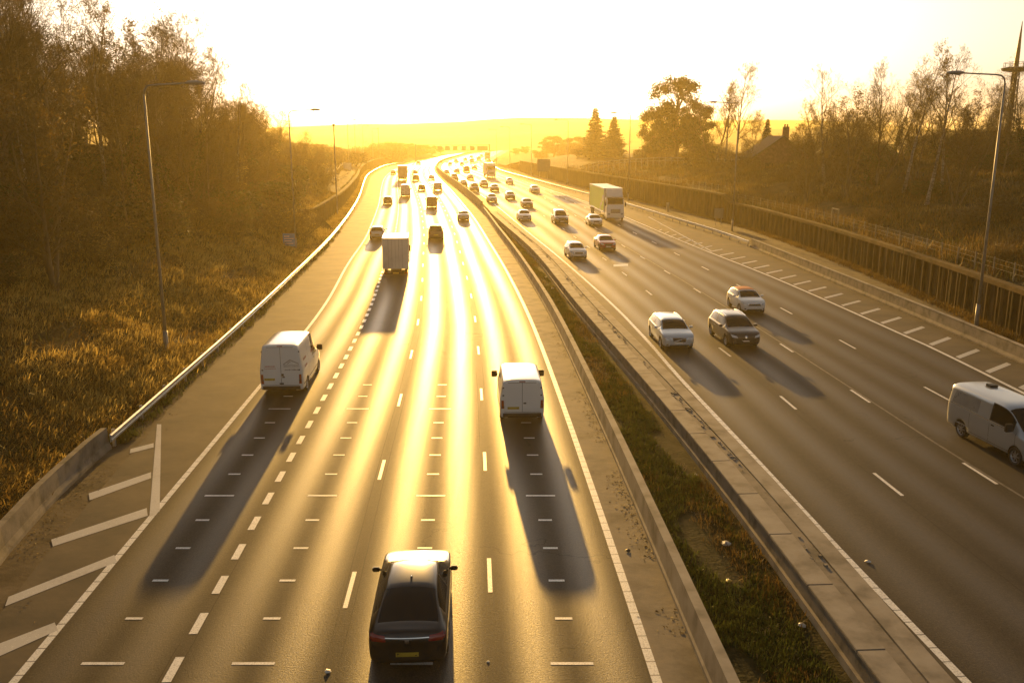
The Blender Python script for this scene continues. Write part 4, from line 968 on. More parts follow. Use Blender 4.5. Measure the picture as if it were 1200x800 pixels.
class Vehicle:
    """rings from rear to front (y, nine half profile points); glass = list of (ring from, ring to, strips, slot)"""
    def __init__(s, name, rings, glass, paint, wheels, sub=2, blackseg=(0,), label='', cat='car', frame=.03, creases=({2: .4, 4: .45, 5: .45, 6: .4}, {})):
        s.root = empty(name, (0, 0, -500), 0, label, cat); s.root['category'] = cat
        n = 9; v = []; f = []; mi = []; slot = {}
        for a, b, segs, sl in glass:
            for i in range(a, b):
                for sg in segs: slot[(i, sg)] = sl
        for r in rings:
            y = r[0]; h = r[1:]
            v += [(p[0], y, p[1]) for p in h] + [(-p[0], y, p[1]) for p in reversed(h[1:-1])]
        m = 16
        for i in range(len(rings) - 1):
            for k in range(m):
                a = i * m + k; c = i * m + (k + 1) % m; f.append((a, c, c + m, a + m)[::-1])
                sg = k if k < 8 else 15 - k; sl = slot.get((i, sg), 1 if sg in blackseg else 0)
                if sl in (4, 5) and k >= 8: sl += 2
                mi.append(sl)
        for base, rev in ((0, False), ((len(rings) - 1) * m, True)):
            idx = lambda k: base + k; mir = lambda k: base + (16 - k) % 16
            for k in range(8):
                q = [idx(k), idx(k + 1)] + ([mir(k + 1)] if k < 7 else []) + ([mir(k)] if k > 0 else [])
                f.append(tuple(q) if not rev else tuple(q[::-1])); mi.append(1 if k in blackseg else 0)
        me = bpy.data.meshes.new('shell'); me.from_pydata(v, [], f)
        s.mats = [paint, BLACKT] + [GLASS] * 6
        for mt in s.mats: me.materials.append(mt)
        me.polygons.foreach_set('material_index', mi); me.polygons.foreach_set('use_smooth', [True] * len(f)); me.update()
        at = me.attributes.new('crease_edge', 'FLOAT', 'EDGE')
        for e in me.edges:
            a, b2 = e.vertices; ra, rb = a // m, b2 // m; ka, kb = a % m, b2 % m; kk = ka if ka <= 8 else 16 - ka
            if ra != rb: at.data[e.index].value = creases[0].get(kk, 0)
            else: at.data[e.index].value = max(creases[1].get(ra, 0), creases[1].get(ra - len(rings), 0)) if abs(ka - kb) in (1, 15) else 0
        o = bpy.data.objects.new('shell', me); COL.objects.link(o); md = o.modifiers.new('s', 'SUBSURF'); md.levels = sub; md.render_levels = sub
        dg = bpy.context.evaluated_depsgraph_get(); me2 = bpy.data.meshes.new_from_object(o.evaluated_get(dg)); bpy.data.objects.remove(o)
        bm = bmesh.new(); bm.from_mesh(me2); bmesh.ops.recalc_face_normals(bm, faces=bm.faces)
        for sl in range(2, 8):
            fs = [q for q in bm.faces if q.material_index == sl]
            if not fs: continue
            res = bmesh.ops.inset_region(bm, faces=fs, thickness=frame, use_even_offset=True, use_boundary=True)
            for q in res['faces']: q.material_index = 0 if sl < 4 else 1
            ins = [q for q in bm.faces if q.material_index == sl]
            vs = {w_ for q in ins for w_ in q.verts}
            for w_ in vs: w_.co -= w_.normal * .006
        bm.normal_update(); s.bvh = BVHTree.FromBMesh(bm)
        bm.to_mesh(me2); bm.free()
        # wheel arches
        bo = bpy.data.objects.new('b', me2); COL.objects.link(bo); cb = MB()
        s.w = max(p[0] for r in rings for p in r[1:])
        for (wy, wr, wx) in wheels:
            for sx in (-1, 1):
                nn = 20; base = len(cb.v); x0, x1 = sx * (wx - .26), sx * (s.w + .1); R2 = wr * 1.14
                for xx in (x0, x1):
                    for k in range(nn): a = 2 * math.pi * k / nn; cb.v.append((xx, wy + R2 * math.cos(a), wr + R2 * math.sin(a)))
                for k in range(nn): q = (base + k, base + (k + 1) % nn, base + nn + (k + 1) % nn, base + nn + k); cb.f.append(q if sx < 0 else q[::-1]); cb.m.append(1)
                c0 = tuple(base + k for k in range(nn)); c1 = tuple(base + nn + k for k in range(nn)); cb.f += [c0[::-1] if sx < 0 else c0, c1 if sx < 0 else c1[::-1]]; cb.m += [1, 1]
        cme = cb.mesh('cut', s.mats); bmc = bmesh.new(); bmc.from_mesh(cme); bmesh.ops.recalc_face_normals(bmc, faces=bmc.faces); bmc.to_mesh(cme); bmc.free()
        co = bpy.data.objects.new('c', cme); COL.objects.link(co); mb_ = bo.modifiers.new('b', 'BOOLEAN'); mb_.operation = 'DIFFERENCE'; mb_.object = co; mb_.solver = 'EXACT'; mb_.use_self = True
        dg = bpy.context.evaluated_depsgraph_get(); me3 = bpy.data.meshes.new_from_object(bo.evaluated_get(dg))
        if len(me3.polygons) < 50: me3 = me2
        bpy.data.objects.remove(bo); bpy.data.objects.remove(co)
        names = {2: 'windscreen', 3: 'rear_window', 4: 'side_window', 5: 'side_window', 6: 'side_window', 7: 'side_window'}
        bm = bmesh.new(); bm.from_mesh(me3)
        for sl in range(2, 8):
            if not any(q.material_index == sl for q in bm.faces): continue
            b2 = bm.copy(); bmesh.ops.delete(b2, geom=[q for q in b2.faces if q.material_index != sl], context='FACES')
            for q in b2.faces: q.material_index = 0; q.smooth = True
            gm = bpy.data.meshes.new(names[sl]); b2.to_mesh(gm); b2.free(); gm.materials.append(GLASS); link(names[sl], gm, s.root)
        bmesh.ops.delete(bm, geom=[q for q in bm.faces if q.material_index > 1], context='FACES')
        bd = bpy.data.meshes.new('body'); bm.to_mesh(bd); bm.free(); bd.materials.append(paint); bd.materials.append(BLACKT)
        s.body = link('body', bd, s.root); s.body.material_slots[0].link = 'OBJECT'; s.body.material_slots[0].material = paint
        s.wheels(wheels)
    def wheels(s, wheels):
        for (wy, wr, wx) in wheels:
            if not hasattr(s, '_wm') or s._wr != wr:
                prof = [(-.1, wr * .62), (-.11, wr * .9), (-.085, wr * .985), (0, wr), (.085, wr * .985), (.105, wr * .9), (.09, wr * .66)]; b = MB(); n = 28
                for i in range(len(prof) - 1):
                    for k in range(n):
                        a0, a1 = 2 * math.pi * k / n, 2 * math.pi * (k + 1) / n; (xa, ra), (xb, rb) = prof[i], prof[i + 1]
                        b.face([(xa, ra * math.cos(a0), ra * math.sin(a0)), (xb, rb * math.cos(a0), rb * math.sin(a0)), (xb, rb * math.cos(a1), rb * math.sin(a1)), (xa, ra * math.cos(a1), ra * math.sin(a1))])
                s._wm = b.mesh('wheel', TYRE, True)
                b = MB(); rr = wr * .68
                for k in range(n):
                    a0, a1 = 2 * math.pi * k / n, 2 * math.pi * (k + 1) / n
                    b.face([(.095, rr * math.cos(a0), rr * math.sin(a0)), (.095, rr * math.cos(a1), rr * math.sin(a1)), (.05, rr * .88 * math.cos(a1), rr * .88 * math.sin(a1)), (.05, rr * .88 * math.cos(a0), rr * .88 * math.sin(a0))])
                    b.face([(.03, rr * .88 * math.cos(a0), rr * .88 * math.sin(a0)), (.03, rr * .88 * math.cos(a1), rr * .88 * math.sin(a1)), (.03, 0, 0)], 1)
                for k in range(7):
                    a = 2 * math.pi * k / 7; c_, s_ = math.cos(a), math.sin(a); t = rr * .1
                    b.face([(.085, c_ * .03 - s_ * t * 1.2, s_ * .03 + c_ * t * 1.2), (.085, c_ * .03 + s_ * t * 1.2, s_ * .03 - c_ * t * 1.2), (.07, rr * .92 * c_ + s_ * t, rr * .92 * s_ - c_ * t), (.07, rr * .92 * c_ - s_ * t, rr * .92 * s_ + c_ * t)][::-1])
                b.tube([(.07, 0, 0), (.1, 0, 0)], [.07, .06], 10); s._rm = b.mesh('rim', [RIMM, BLACKT]); s._wr = wr
            for sx in (-1, 1):
                w = link('wheel', s._wm, s.root); w.location = (sx * (wx - .1), wy, wr); w.rotation_euler = (0, 0, 0 if sx > 0 else math.pi); link('rim', s._rm, w)
    def cast(s, view, a, b, off):
        if view in ('front', 'rear'):
            d = -1 if view == 'front' else 1; o = Vector((a, -d * 9, b)); dr = Vector((0, d, 0))
        elif view in ('right', 'left'):
            d = -1 if view == 'right' else 1; o = Vector((-d * 9, a, b)); dr = Vector((d, 0, 0))
        else: o = Vector((a, b, 9)); dr = Vector((0, 0, -1))
        h = s.bvh.ray_cast(o, dr)
        if h[0] is None:
            h2 = s.bvh.find_nearest(o + dr * 7); return h2[0] + h2[1] * off
        nn = h[1] if h[1].dot(dr) < 0 else -h[1]
        return h[0] + nn * off
    def patch(s, name, view, quad, mat, off=.008, nu=6, nv=4, parent=None, mb=None):
        """quad: four corners in the view's plane, laid on the bodywork"""
        b = mb or MB(); grid = []
        for j in range(nv + 1):
            v = j / nv; row = []
            for i in range(nu + 1):
                u = i / nu; p = [quad[0][k] * (1 - u) * (1 - v) + quad[1][k] * u * (1 - v) + quad[2][k] * u * v + quad[3][k] * (1 - u) * v for k in (0, 1)]
                edge = i in (0, nu) or j in (0, nv); row.append(s.cast(view, p[0], p[1], off if not edge else off * .4))
            grid.append(row)
        base = len(b.v); b.v += [tuple(p) for r in grid for p in r]; w = nu + 1
        for j in range(nv):
            for i in range(nu): k = base + j * w + i; b.f.append((k, k + 1, k + 1 + w, k + w)); b.m.append(0)
        if mb is None: return b.build(name, mat, parent or s.root, smooth=True)
    def sym(s, name, view, quad, mat, **kw):
        """mirrored pair, each its own part"""
        s.patch(name, view, quad, mat, **kw); s.patch(name, view, [(-a, b) for a, b in quad] if view in ('front', 'rear', 'top') else quad, mat, **kw)
    def sides(s, name, quad, mat, **kw):
        s.patch(name, 'right', quad, mat, **kw); s.patch(name, 'left', quad, mat, **kw)
    def seams(s, lines, w=.014):
        for view in ('right', 'left'):
            b = MB()
            for (a0, b0), (a1, b1) in lines:
                L = math.hypot(a1 - a0, b1 - b0); nx, nz = -(b1 - b0) / L * w / 2, (a1 - a0) / L * w / 2
                s.patch('', view, [(a0 + nx, b0 + nz), (a1 + nx, b1 + nz), (a1 - nx, b1 - nz), (a0 - nx, b0 - nz)], None, off=.004, nu=8, nv=1, mb=b)
            b.build('door_gap', BLACKT, s.root)
    def mirrors(s, y, z, x, big=1.0, mat=None):
        for sx in (-1, 1):
            b = MB(); b.box((sx * (x + .1 * big), y, z), (.2 * big, .1 * big, .13 * big if big < 1.2 else .3)); b.box((sx * x, y + .01, z - .03), (.12, .05, .05)); o = b.build('mirror', mat or s.mats[0], s.root, bevel=.03)
            if mat is None: o.material_slots[0].link = 'OBJECT'; o.material_slots[0].material = s.mats[0]
    def plate(s, view, z, x=0.0, w=.52):
        s.patch('number_plate', view, [(x - w / 2, z - .055), (x + w / 2, z - .055), (x + w / 2, z + .055), (x - w / 2, z + .055)], PLW if view == 'front' else PLY, off=.014, nu=4, nv=2)
        b = MB()
        for i in range(7): cx = x - w * .40 + w * .8 * (i + (.35 if i > 3 else 0)) / 6.6; s.patch('', view, [(cx - .022, z - .034), (cx + .022, z - .034), (cx + .022, z + .034), (cx - .022, z + .034)], None, off=.019, nu=1, nv=1, mb=b)
        b.build('plate_marks', BLACKT, s.root)

def make_car(name, label, paint, L=4.4, Wd=1.78, Ht=1.46, hb=.93, hh=.98, tail=1.0, kind='hatch', nose=1.0, wr=.32, wb=None, rake=.55, roofpaint=None, cat='car', lampy=.70, grille='wide', rails=False, hoodlen=None):
    f = L / 2; r = -L / 2; w = Wd / 2; wroof = w * (.655 if kind == 'fast' else .70)
    yc = f - (hoodlen or .24 * L); yrf = yc - .78 * (Ht - hh) / .48 * (.9 if kind != 'mpv' else .8)
    if kind == 'saloon': yrr = r + .30 * L; ytb = r + .14 * L; zt = tail
    elif kind == 'fast': yrr = r + .30 * L; ytb = r + .075 * L; zt = tail
    elif kind in ('estate', 'hatch', 'mpv'): yrr = r + (.42 if kind == 'estate' else .40 if kind == 'hatch' else .22); ytb = r + .11; zt = hb + .06
    H_, C_ = ring_hood, ring_cab
    rings = [H_(r, w * (.66 if kind == 'fast' else .78), .40, .62, zt - .2), H_(r + .07, w * (.84 if kind == 'fast' else .9), .27, .68, zt - .05), H_(r + .13, w * .95, .22, hb - .06, zt)]
    if kind in ('saloon', 'fast'): rings.append(H_(ytb, w * .985, .19, hb, zt + .015, .84))
    i0 = len(rings) - 1; cab0 = C_(yrr, w, .18, hb, wroof * 1.0, Ht - .03)
    rings.append(lerp_ring(rings[-1], cab0, .5)); rings.append(cab0); i1 = len(rings) - 1
    mid = (yrr + yrf) / 2
    rings.append(C_(mid + .06, w, .18, hb, wroof * 1.03, Ht)); i2 = len(rings) - 1
    rings.append(C_(yrf, w, .18, hb - .01, wroof, Ht - .035)); i3 = len(rings) - 1
    cow = H_(yc, w * .985, .18, hb - .03, hh, .86); rings.append(lerp_ring(rings[-1], cow, .5)); rings.append(cow); i4 = len(rings) - 1
    rings += [H_(yc + (f - yc) * .5, w * .975, .18, hb - .07, hh - .045 * nose), H_(f - .22, w * .93, .19, hb - .15, hh - .13 * nose), H_(f - .07, w * .84, .22, .66, hh - .22 * nose), H_(f, w * .72, .30, .58, .66)]
    g = [(i3, i4, (6, 7), 2), (i0, i1, (6, 7), 3), (i2, i4 - 1, (5,), 4), (i1 - (0 if kind in ('hatch', 'mpv') else 1 if kind != 'estate' else 0), i2, (5,), 5)]
    wx = w - .02; fy = f - .19 * L; ry = r + .185 * L if kind != 'fast' else r + .2 * L
    V = Vehicle(name, rings, g, paint, [(fy, wr, wx), (ry, wr, wx)], label=label, cat=cat)
    V.L = L
    # lamps, grille, plates
    V.sym('headlight', 'front', [(w * .50, lampy - .09), (w * .84, lampy - .03), (w * .90, lampy + .10), (w * .56, lampy + .02)], HEADL, off=.012)
    if grille == 'wide': V.patch('grille', 'front', [(-w * .40, lampy - .14), (w * .40, lampy - .14), (w * .46, lampy + .0), (-w * .46, lampy + .0)], BLACKT, off=.01)
    elif grille == 'tall': V.patch('grille', 'front', [(-w * .36, lampy - .2), (w * .36, lampy - .2), (w * .42, lampy + .03), (-w * .42, lampy + .03)], BLACKT, off=.01); V.patch('chrome_bar', 'front', [(-w * .36, lampy + .0), (-w * .30, lampy + .03), (w * .36, lampy - .17), (w * .30, lampy - .2)], CHROME, off=.018, nu=3, nv=3)
    elif grille == 'mini': V.patch('grille', 'front', [(-w * .5, lampy - .13), (w * .5, lampy - .13), (w * .42, lampy + .0), (-w * .42, lampy + .0)], BLACKT, off=.01); V.patch('chrome_bar', 'front', [(-w * .44, lampy - .01), (w * .44, lampy - .01), (w * .42, lampy + .02), (-w * .42, lampy + .02)], CHROME, off=.016, nu=6, nv=1)
    elif grille == 'lion': V.patch('grille', 'front', [(-w * .55, .34), (w * .55, .34), (w * .62, .52), (-w * .62, .52)], BLACKT, off=.01); V.patch('badge', 'front', [(-.06, .62), (.06, .62), (.05, .74), (-.05, .74)], CHROME, off=.016, nu=2, nv=2)
    V.patch('lower_intake', 'front', [(-w * .62, .27), (w * .62, .27), (w * .56, .36), (-w * .56, .36)], BLACKT, off=.008)
    V.sym('fog_lamp', 'front', [(w * .66, .33), (w * .78, .34), (w * .78, .42), (w * .66, .42)], CHROME, off=.01, nu=2, nv=2)
    V.plate('front', .45)
    zt_ = (zt - .16) if kind in ('saloon', 'fast') else hb - .12
    V.sym('tail_light', 'rear', [(w * .52, zt_ - .07), (w * .93, zt_ - .09), (w * .93, zt_ + .07), (w * .55, zt_ + .06)] if kind in ('saloon', 'fast') else [(w * .70, zt_ - .14), (w * .92, zt_ - .14), (w * .93, zt_ + .15), (w * .78, zt_ + .15)], REDL, off=.012)
    V.plate('rear', .66 if kind not in ('fast',) else .52)
    V.patch('rear_bumper_trim', 'rear', [(-w * .66, .30), (w * .66, .30), (w * .7, .42), (-w * .7, .42)], BLACKT, off=.008)
    yb_ = (rings[i2][0]); 
    V.seams([((yb_, .3), (yb_, hb)), ((rings[i4][0] - .12, .34), (rings[i4][0] - .12, hb - .06)), ((yb_ - .95, .5), (yb_ - .85, hb)), ((yb_ - .95, .3), (rings[i4][0] - .12, .3))])
    V.sides('door_handle', [(yb_ + .08, hb - .13), (yb_ + .24, hb - .13), (yb_ + .24, hb - .095), (yb_ + .08, hb - .095)], CHROME, off=.03, nu=2, nv=1)
    V.mirrors(rings[i4][0] - .5, hb + .07, w * .98)
    if rails:
        for sx in (-1, 1): b = MB(); pts = [V.cast('top', sx * wroof * .86, yrr + (yrf - yrr) * t, .035) for t in (0, .05, .3, .6, .95, 1)]; pts[0].z -= .03; pts[-1].z -= .03; b.tube(pts, .018, 6); b.build('roof_rail', CHROME, V.root)
    return V

def make_van(name, label, paint, L=4.9, Wd=1.94, Ht=1.97, hb=1.15, hh=1.2, low=True, wr=.33, glassy=False, cat='van'):
    f = L / 2; r = -L / 2; w = Wd / 2; hoodl = .78 if low else .95
    yc = f - hoodl; slope = (Ht - hh) * .82; yrf = yc - slope; wr_ = w * (.86 if low else .84)
    def VB(y, w_, zl, zr, k=1.0): return [y, (0, zl), (.78 * w_, zl), (.97 * w_, zl + .06), (w_, zl + .4), (w_ * .995, hb - .02), (w_ * .985, hb + .03), (w_ * (wr_ / w) * k, zr - .09), (w_ * .62, zr - .005), (0, zr + .012)]
    rings = [VB(r, w * .93, .36, Ht - .10), VB(r + .02, w * .965, .30, Ht - .045), VB(r + .10, w * .99, .26, Ht - .015), VB(r + .55, w, .24, Ht), VB(r + L * .30, w, .24, Ht + .005), VB(r + L * .52, w, .24, Ht)]
    i2 = len(rings) - 1
    rings.append(VB(yrf - .12 if yrf - .12 > rings[-1][0] + .3 else rings[-1][0] + .35, w, .24, Ht - .01)); i3 = len(rings) - 1
    cow = ring_hood(yc + .05, w * .98, .22, hb - .08, hh, .86); rings.append(lerp_ring(rings[-1], cow, .5)); rings.append(cow); i4 = len(rings) - 1
    rings += [ring_hood(yc + .45 * hoodl, w * .97, .22, hb - .16, hh - .10), ring_hood(f - .14, w * .92, .22, .82, .98), ring_hood(f - .03, w * .84, .25, .62, .84), ring_hood(f, w * .76, .32, .58, .76)]
    g = [(i3, i4, (6, 7), 2), (i3 - 1, i4 - 1, (5,), 4)]
    wx = w - .03
    V = Vehicle(name, rings, g, paint, [(f - .88, wr, wx), (r + (.95 if low else 1.15), wr, wx)], label=label, cat=cat, frame=.035, creases=({2: .6, 4: .6, 5: .6, 6: .8, 7: .3}, {0: .6, 1: .4, 2: .2})); V.L = L; V.rings = rings
    V.sym('headlight', 'front', [(w * .55, .68), (w * .88, .72), (w * .93, .98), (w * .62, .86)], HEADL, off=.012); V.patch('grille', 'front', [(-w * .5, .70), (w * .5, .70), (w * .52, .80), (-w * .52, .80)], BLACKT, off=.01); V.patch('lower_bumper', 'front', [(-w * .8, .32), (w * .8, .32), (w * .76, .52), (-w * .76, .52)], BLACKT, off=.01); V.plate('front', .46)
    V.sym('tail_light', 'rear', [(w * .80, .72 if low else .62), (w * .93, .72 if low else .62), (w * .93, 1.08), (w * .82, 1.08)], REDL, off=.014, nu=2)
    V.patch('rear_bumper', 'rear', [(-w * .86, .34), (w * .86, .34), (w * .86, .52), (-w * .86, .52)], BLACKT, off=.03)
    b = MB(); 
    for q in ([(-.008, .56), (.008, .56), (.008, Ht - .12), (-.008, Ht - .12)], [(-w * .8, .55), (w * .8, .55), (w * .8, .565), (-w * .8, .565)], [(-w * .79, Ht - .14), (w * .79, Ht - .14), (w * .79, Ht - .125), (-w * .79, Ht - .125)]): V.patch('', 'rear', q, None, off=.004, nu=8, nv=2, mb=b)
    b.build('door_gap', BLACKT, V.root)
    V.patch('brake_light', 'rear', [(-.13, Ht - .10), (.13, Ht - .10), (.13, Ht - .06), (-.13, Ht - .06)], REDL, off=.02, nu=2, nv=1)
    for sx in (-1, 1):
        for z in (.8, 1.3, Ht - .35):
            b = MB(); c = V.cast('rear', sx * w * .84, z, .01); b.box(c, (.07, .03, .05)); b.build('hinge', BLACKT, V.root)
    V.patch('handle', 'rear', [(.05, .92), (.17, .92), (.17, .98), (.05, .98)], BLACKT, off=.03, nu=1, nv=1)
    yb_ = rings[i3 - 1][0]
    V.seams([((yb_, .34), (yb_, Ht - .2)), ((rings[i4][0] - .2, .5), (rings[i4][0] - .25, hb)), ((yb_ - 1.15, .4), (yb_ - 1.15, Ht - .2)), ((yb_ - 1.15, .4), (rings[i4][0] - .2, .4))])
    V.sides('door_handle', [(yb_ + .1, hb - .12), (yb_ + .28, hb - .12), (yb_ + .28, hb - .07), (yb_ + .1, hb - .07)], BLACKT, off=.03, nu=2, nv=1)
    V.sides('rubbing_strip', [(r + .25, .52), (f - 1.35, .52), (f - 1.35, .57), (r + .25, .57)], BLACKT if not low else paint, off=.012, nu=14, nv=1)
    V.mirrors(rings[i4][0] - .42, hb + .15, w * .99, 1.35, BLACKT)
    return V

# --- boxy lorries
def rounded(b, name, mat, root, bev=.05, **k): o = b.build(name, mat, root, bevel=bev); return o
CURT = None
def make_lorry(name, label, L=8.2, boxh=3.95, boxw=2.5, cabh=3.0, cabw=2.3, cabl=1.75, boxmat=None, cabmat=None, floor=1.0, side=None, deflect=True, wr=.5, cat='lorry', nw=3, tanker=None):
    root = empty(name, (0, 0, -500), 0, label, cat); f = L / 2; r = -f; fy = f - cabl
    b = MB(); b.box((0, (r + fy - .12) / 2, (floor + boxh) / 2), (boxw, fy - .12 - r, boxh - floor)); box = rounded(b, 'cargo_box', boxmat, root, .04)
    b = MB()
    for x in (-boxw / 2, boxw / 2):
        for y in (r, fy - .12): b.box((x * 1.003, y, (floor + boxh) / 2), (.09, .09, boxh - floor + .05))
        b.box((x * 1.003, (r + fy - .12) / 2, boxh - .02), (.09, fy - r - .1, .1)); b.box((x * 1.003, (r + fy - .12) / 2, floor + .02), (.09, fy - r - .1, .12))
    b.build('corner_trim', cabmat, box, bevel=.012)
    b = MB()
    for x in (-.008, .008): b.box((x, r - .02, (floor + boxh) / 2), (.012, .02, boxh - floor - .2))
    for x in (-.7, -.35, .35, .7): b.tube([(x * boxw / 2.5, r - .04, floor + .12), (x * boxw / 2.5, r - .04, boxh - .12)], .018, 5)
    b.build('rear_doors', GALV, box)
    b = MB(); b.box((0, 0, floor - .22), (.9, L - 1.2, .3)); b.box((0, r + .05, floor - .38), (boxw * .94, .12, .16)); b.build('chassis', BLACKT, root)
    b = MB()
    for sx in (-1, 1): b.box((sx * boxw * .44, (r + fy) / 2, floor - .38), (.06, (fy - r) * .42, .4))
    b.build('side_guard', GALV, root)
    # cab
    hw = cabw / 2; P = [(fy, .55), (fy, cabh), (f - .55, cabh), (f - .16, cabh * .60 + .35), (f - .02, cabh * .42), (f, .75), (f - .05, .42), (fy, .42)]
    bm = bmesh.new(); vs0 = [bm.verts.new((-hw, y, z)) for y, z in P]; vs1 = [bm.verts.new((hw, y, z)) for y, z in P]
    bm.faces.new(vs0); bm.faces.new(vs1[::-1])
    for i in range(len(P)): j = (i + 1) % len(P); bm.faces.new([vs0[j], vs0[i], vs1[i], vs1[j]])
    bmesh.ops.recalc_face_normals(bm, faces=bm.faces); bmesh.ops.bevel(bm, geom=bm.edges[:], offset=.09, segments=3, affect='EDGES'); me = bpy.data.meshes.new('cab'); bm.to_mesh(me); bm.free(); me.materials.append(cabmat)
    me.polygons.foreach_set('use_smooth', [False] * len(me.polygons)); cab = link('cab', me, root)
    y0, z0 = P[2]; y1, z1 = P[3]; d = Vector((0, y1 - y0, z1 - z0)).normalized(); nrm = Vector((0, -d.z, d.y)); nrm = nrm if nrm.y > 0 else -nrm
    b = MB(); a = Vector((0, y0, z0)) + d * .22 + nrm * .012; c = Vector((0, y1, z1)) - d * .0 + nrm * .012
    b.face([(-hw * .86, a.y, a.z), (hw * .86, a.y, a.z), (hw * .92, c.y, c.z), (-hw * .92, c.y, c.z)][::-1]); b.build('windscreen', GLASS, cab)
    for sx in (-1, 1):
        b = MB(); x = sx * (hw + .006); q = [(x, fy + .35, cabh * .60 + .2), (x, f - .42, cabh * .60 + .2), (x, f - .62, cabh - .3), (x, fy + .35, cabh - .3)]; b.face(q if sx < 0 else q[::-1]); b.build('side_window', GLASS, cab)
        b = MB(); b.box((sx * hw * .76, f + .012, .95), (.34, .05, .22)); b.build('headlight', HEADL, cab, bevel=.02)
        b = MB(); b.box((sx * (hw + .2), f - .28, cabh * .72), (.16, .14, .62)); b.box((sx * (hw + .08), f - .28, cabh * .8), (.2, .04, .04)); b.build('mirror', BLACKT, cab, bevel=.02)
        b = MB(); b.box((sx * boxw * .42, r - .025, floor - .35), (.3, .05, .13)); b.build('tail_light', REDL, root, bevel=.01)
    b = MB()
    for k in range(4): b.box((0, f + .012, 1.12 + k * .14), (cabw * .56, .03, .08))
    b.build('grille', BLACKT, cab); b = MB(); b.box((0, f - .02, .58), (cabw * .98, .16, .3)); b.build('bumper', cabmat, cab, bevel=.03)
    b = MB(); b.box((0, f + .07, .55), (.52, .01, .11)); b.build('number_plate', PLW, cab); b = MB(); b.box((0, r - .06, floor - .36), (.52, .01, .11)); b.build('number_plate', PLY, root)
    b = MB(); b.box((0, f - .40, cabh + .02), (cabw * .94, .3, .05), mat=Matrix.Translation((0, f - .32, cabh - .12)) @ Matrix.Rotation(-.5, 4, 'X')); b.build('sun_visor', BLACKT, cab)
    if deflect:
        bm = bmesh.new(); Q = [(fy + .02, cabh - .02), (fy + .02, boxh - .03), (fy + .25, boxh - .03), (f - .5, cabh + .15), (f - .5, cabh - .02)]
        va = [bm.verts.new((-hw * .93, y, z)) for y, z in Q]; vb = [bm.verts.new((hw * .93, y, z)) for y, z in Q]; bm.faces.new(va); bm.faces.new(vb[::-1])
        for i in range(5): j = (i + 1) % 5; bm.faces.new([va[j], va[i], vb[i], vb[j]])
        bmesh.ops.recalc_face_normals(bm, faces=bm.faces); bmesh.ops.bevel(bm, geom=bm.edges[:], offset=.12, segments=3, affect='EDGES', clamp_overlap=True); me = bpy.data.meshes.new('air_deflector'); bm.to_mesh(me); bm.free(); me.materials.append(cabmat); link('air_deflector', me, cab)
        b = MB(); b.box((0, fy - .02 + .06, boxh - .55), (cabw * .5, .5, .42)); 
    ys = [f - .62 - .3] + [r + 1.1 + 1.3 * i for i in range(nw - 1)]
    Vd = Vehicle.__new__(Vehicle); Vd.root = root
    Vehicle.wheels(Vd, [(y, wr, boxw / 2 - .08) for y in ys])
    if side: side(root, box, L, r, fy, floor, boxh, boxw)
    return Vd

INK = plain('faded_lettering', (.28, .26, .24), .6); INK2 = plain('red_lettering', (.5, .2, .15), .6)
V = {}
V['fast'] = make_car('hatchback_car', 'glossy black hatchback in the middle lane nearest the camera', PAINTS['black'], 4.83, 1.86, 1.49, .96, .98, 1.06, 'fast', wr=.34)
b = MB(); c = V['fast'].cast('top', 0, -.55, 0); b.tube([c, c + Vector((0, -.03, .05)), c + Vector((0, -.14, .09))], [.03, .02, .008], 8); b.build('roof_aerial', CHROME, V['fast'].root)
V['fast'].patch('badge', 'rear', [(-.05, .80), (.05, .80), (.05, .88), (-.05, .88)], CHROME, off=.014, nu=2, nv=2)
V['fast'].patch('chrome_strip', 'rear', [(-.5, .905), (.5, .905), (.5, .925), (-.5, .925)], CHROME, off=.014, nu=8, nv=1)
V['estate'] = make_car('estate_car', 'pale silver blue estate car in the lane beside the median', PAINTS['pale_blue'], 4.52, 1.80, 1.47, .95, .98, 1.0, 'estate', grille='tall', rails=True)
V['wagon'] = make_car('estate_car', 'dark grey tall estate car with silver roof rails in the second lane', PAINTS['dark_grey'], 4.5, 1.82, 1.56, .96, .99, 1.0, 'estate', grille='lion', rails=True, hoodlen=1.0)
V['mini'] = make_car('small_car', 'small white car with an orange roof in the third lane', PAINTS['white'], 3.7, 1.68, 1.41, .93, .96, .98, 'hatch', wr=.30, grille='mini', hoodlen=.95, nose=.7)
V['hatch'] = make_car('hatchback_car', 'white rounded hatchback behind the silver blue estate', PAINTS['white'], 4.0, 1.70, 1.45, .93, .97, 1.0, 'hatch', wr=.30)
V['saloon'] = make_car('saloon_car', 'red saloon ahead of the lorry in the third lane', PAINTS['red'], 4.4, 1.74, 1.42, .92, .95, 1.02, 'saloon')
V['mpv'] = make_car('people_carrier', 'dark tall people carrier left of the silver saloon', PAINTS['dark_grey'], 4.6, 1.84, 1.80, 1.02, 1.06, 1.0, 'mpv', wr=.35, hoodlen=1.05, lampy=.8)
V['van'] = make_van('panel_van', 'low white panel van with dirty rear doors beside the median line', PAINTS['white'], 4.8, 1.92, 1.98)
V['tall'] = make_van('panel_van', 'tall white panel van with grey lettering on its rear doors', PAINTS['white'], 5.5, 2.04, 2.52, 1.28, 1.22, low=False, wr=.34)
V['tvan'] = make_van('panel_van', 'silver van at the right photo edge', PAINTS['silver'], 4.9, 1.92, 1.96)
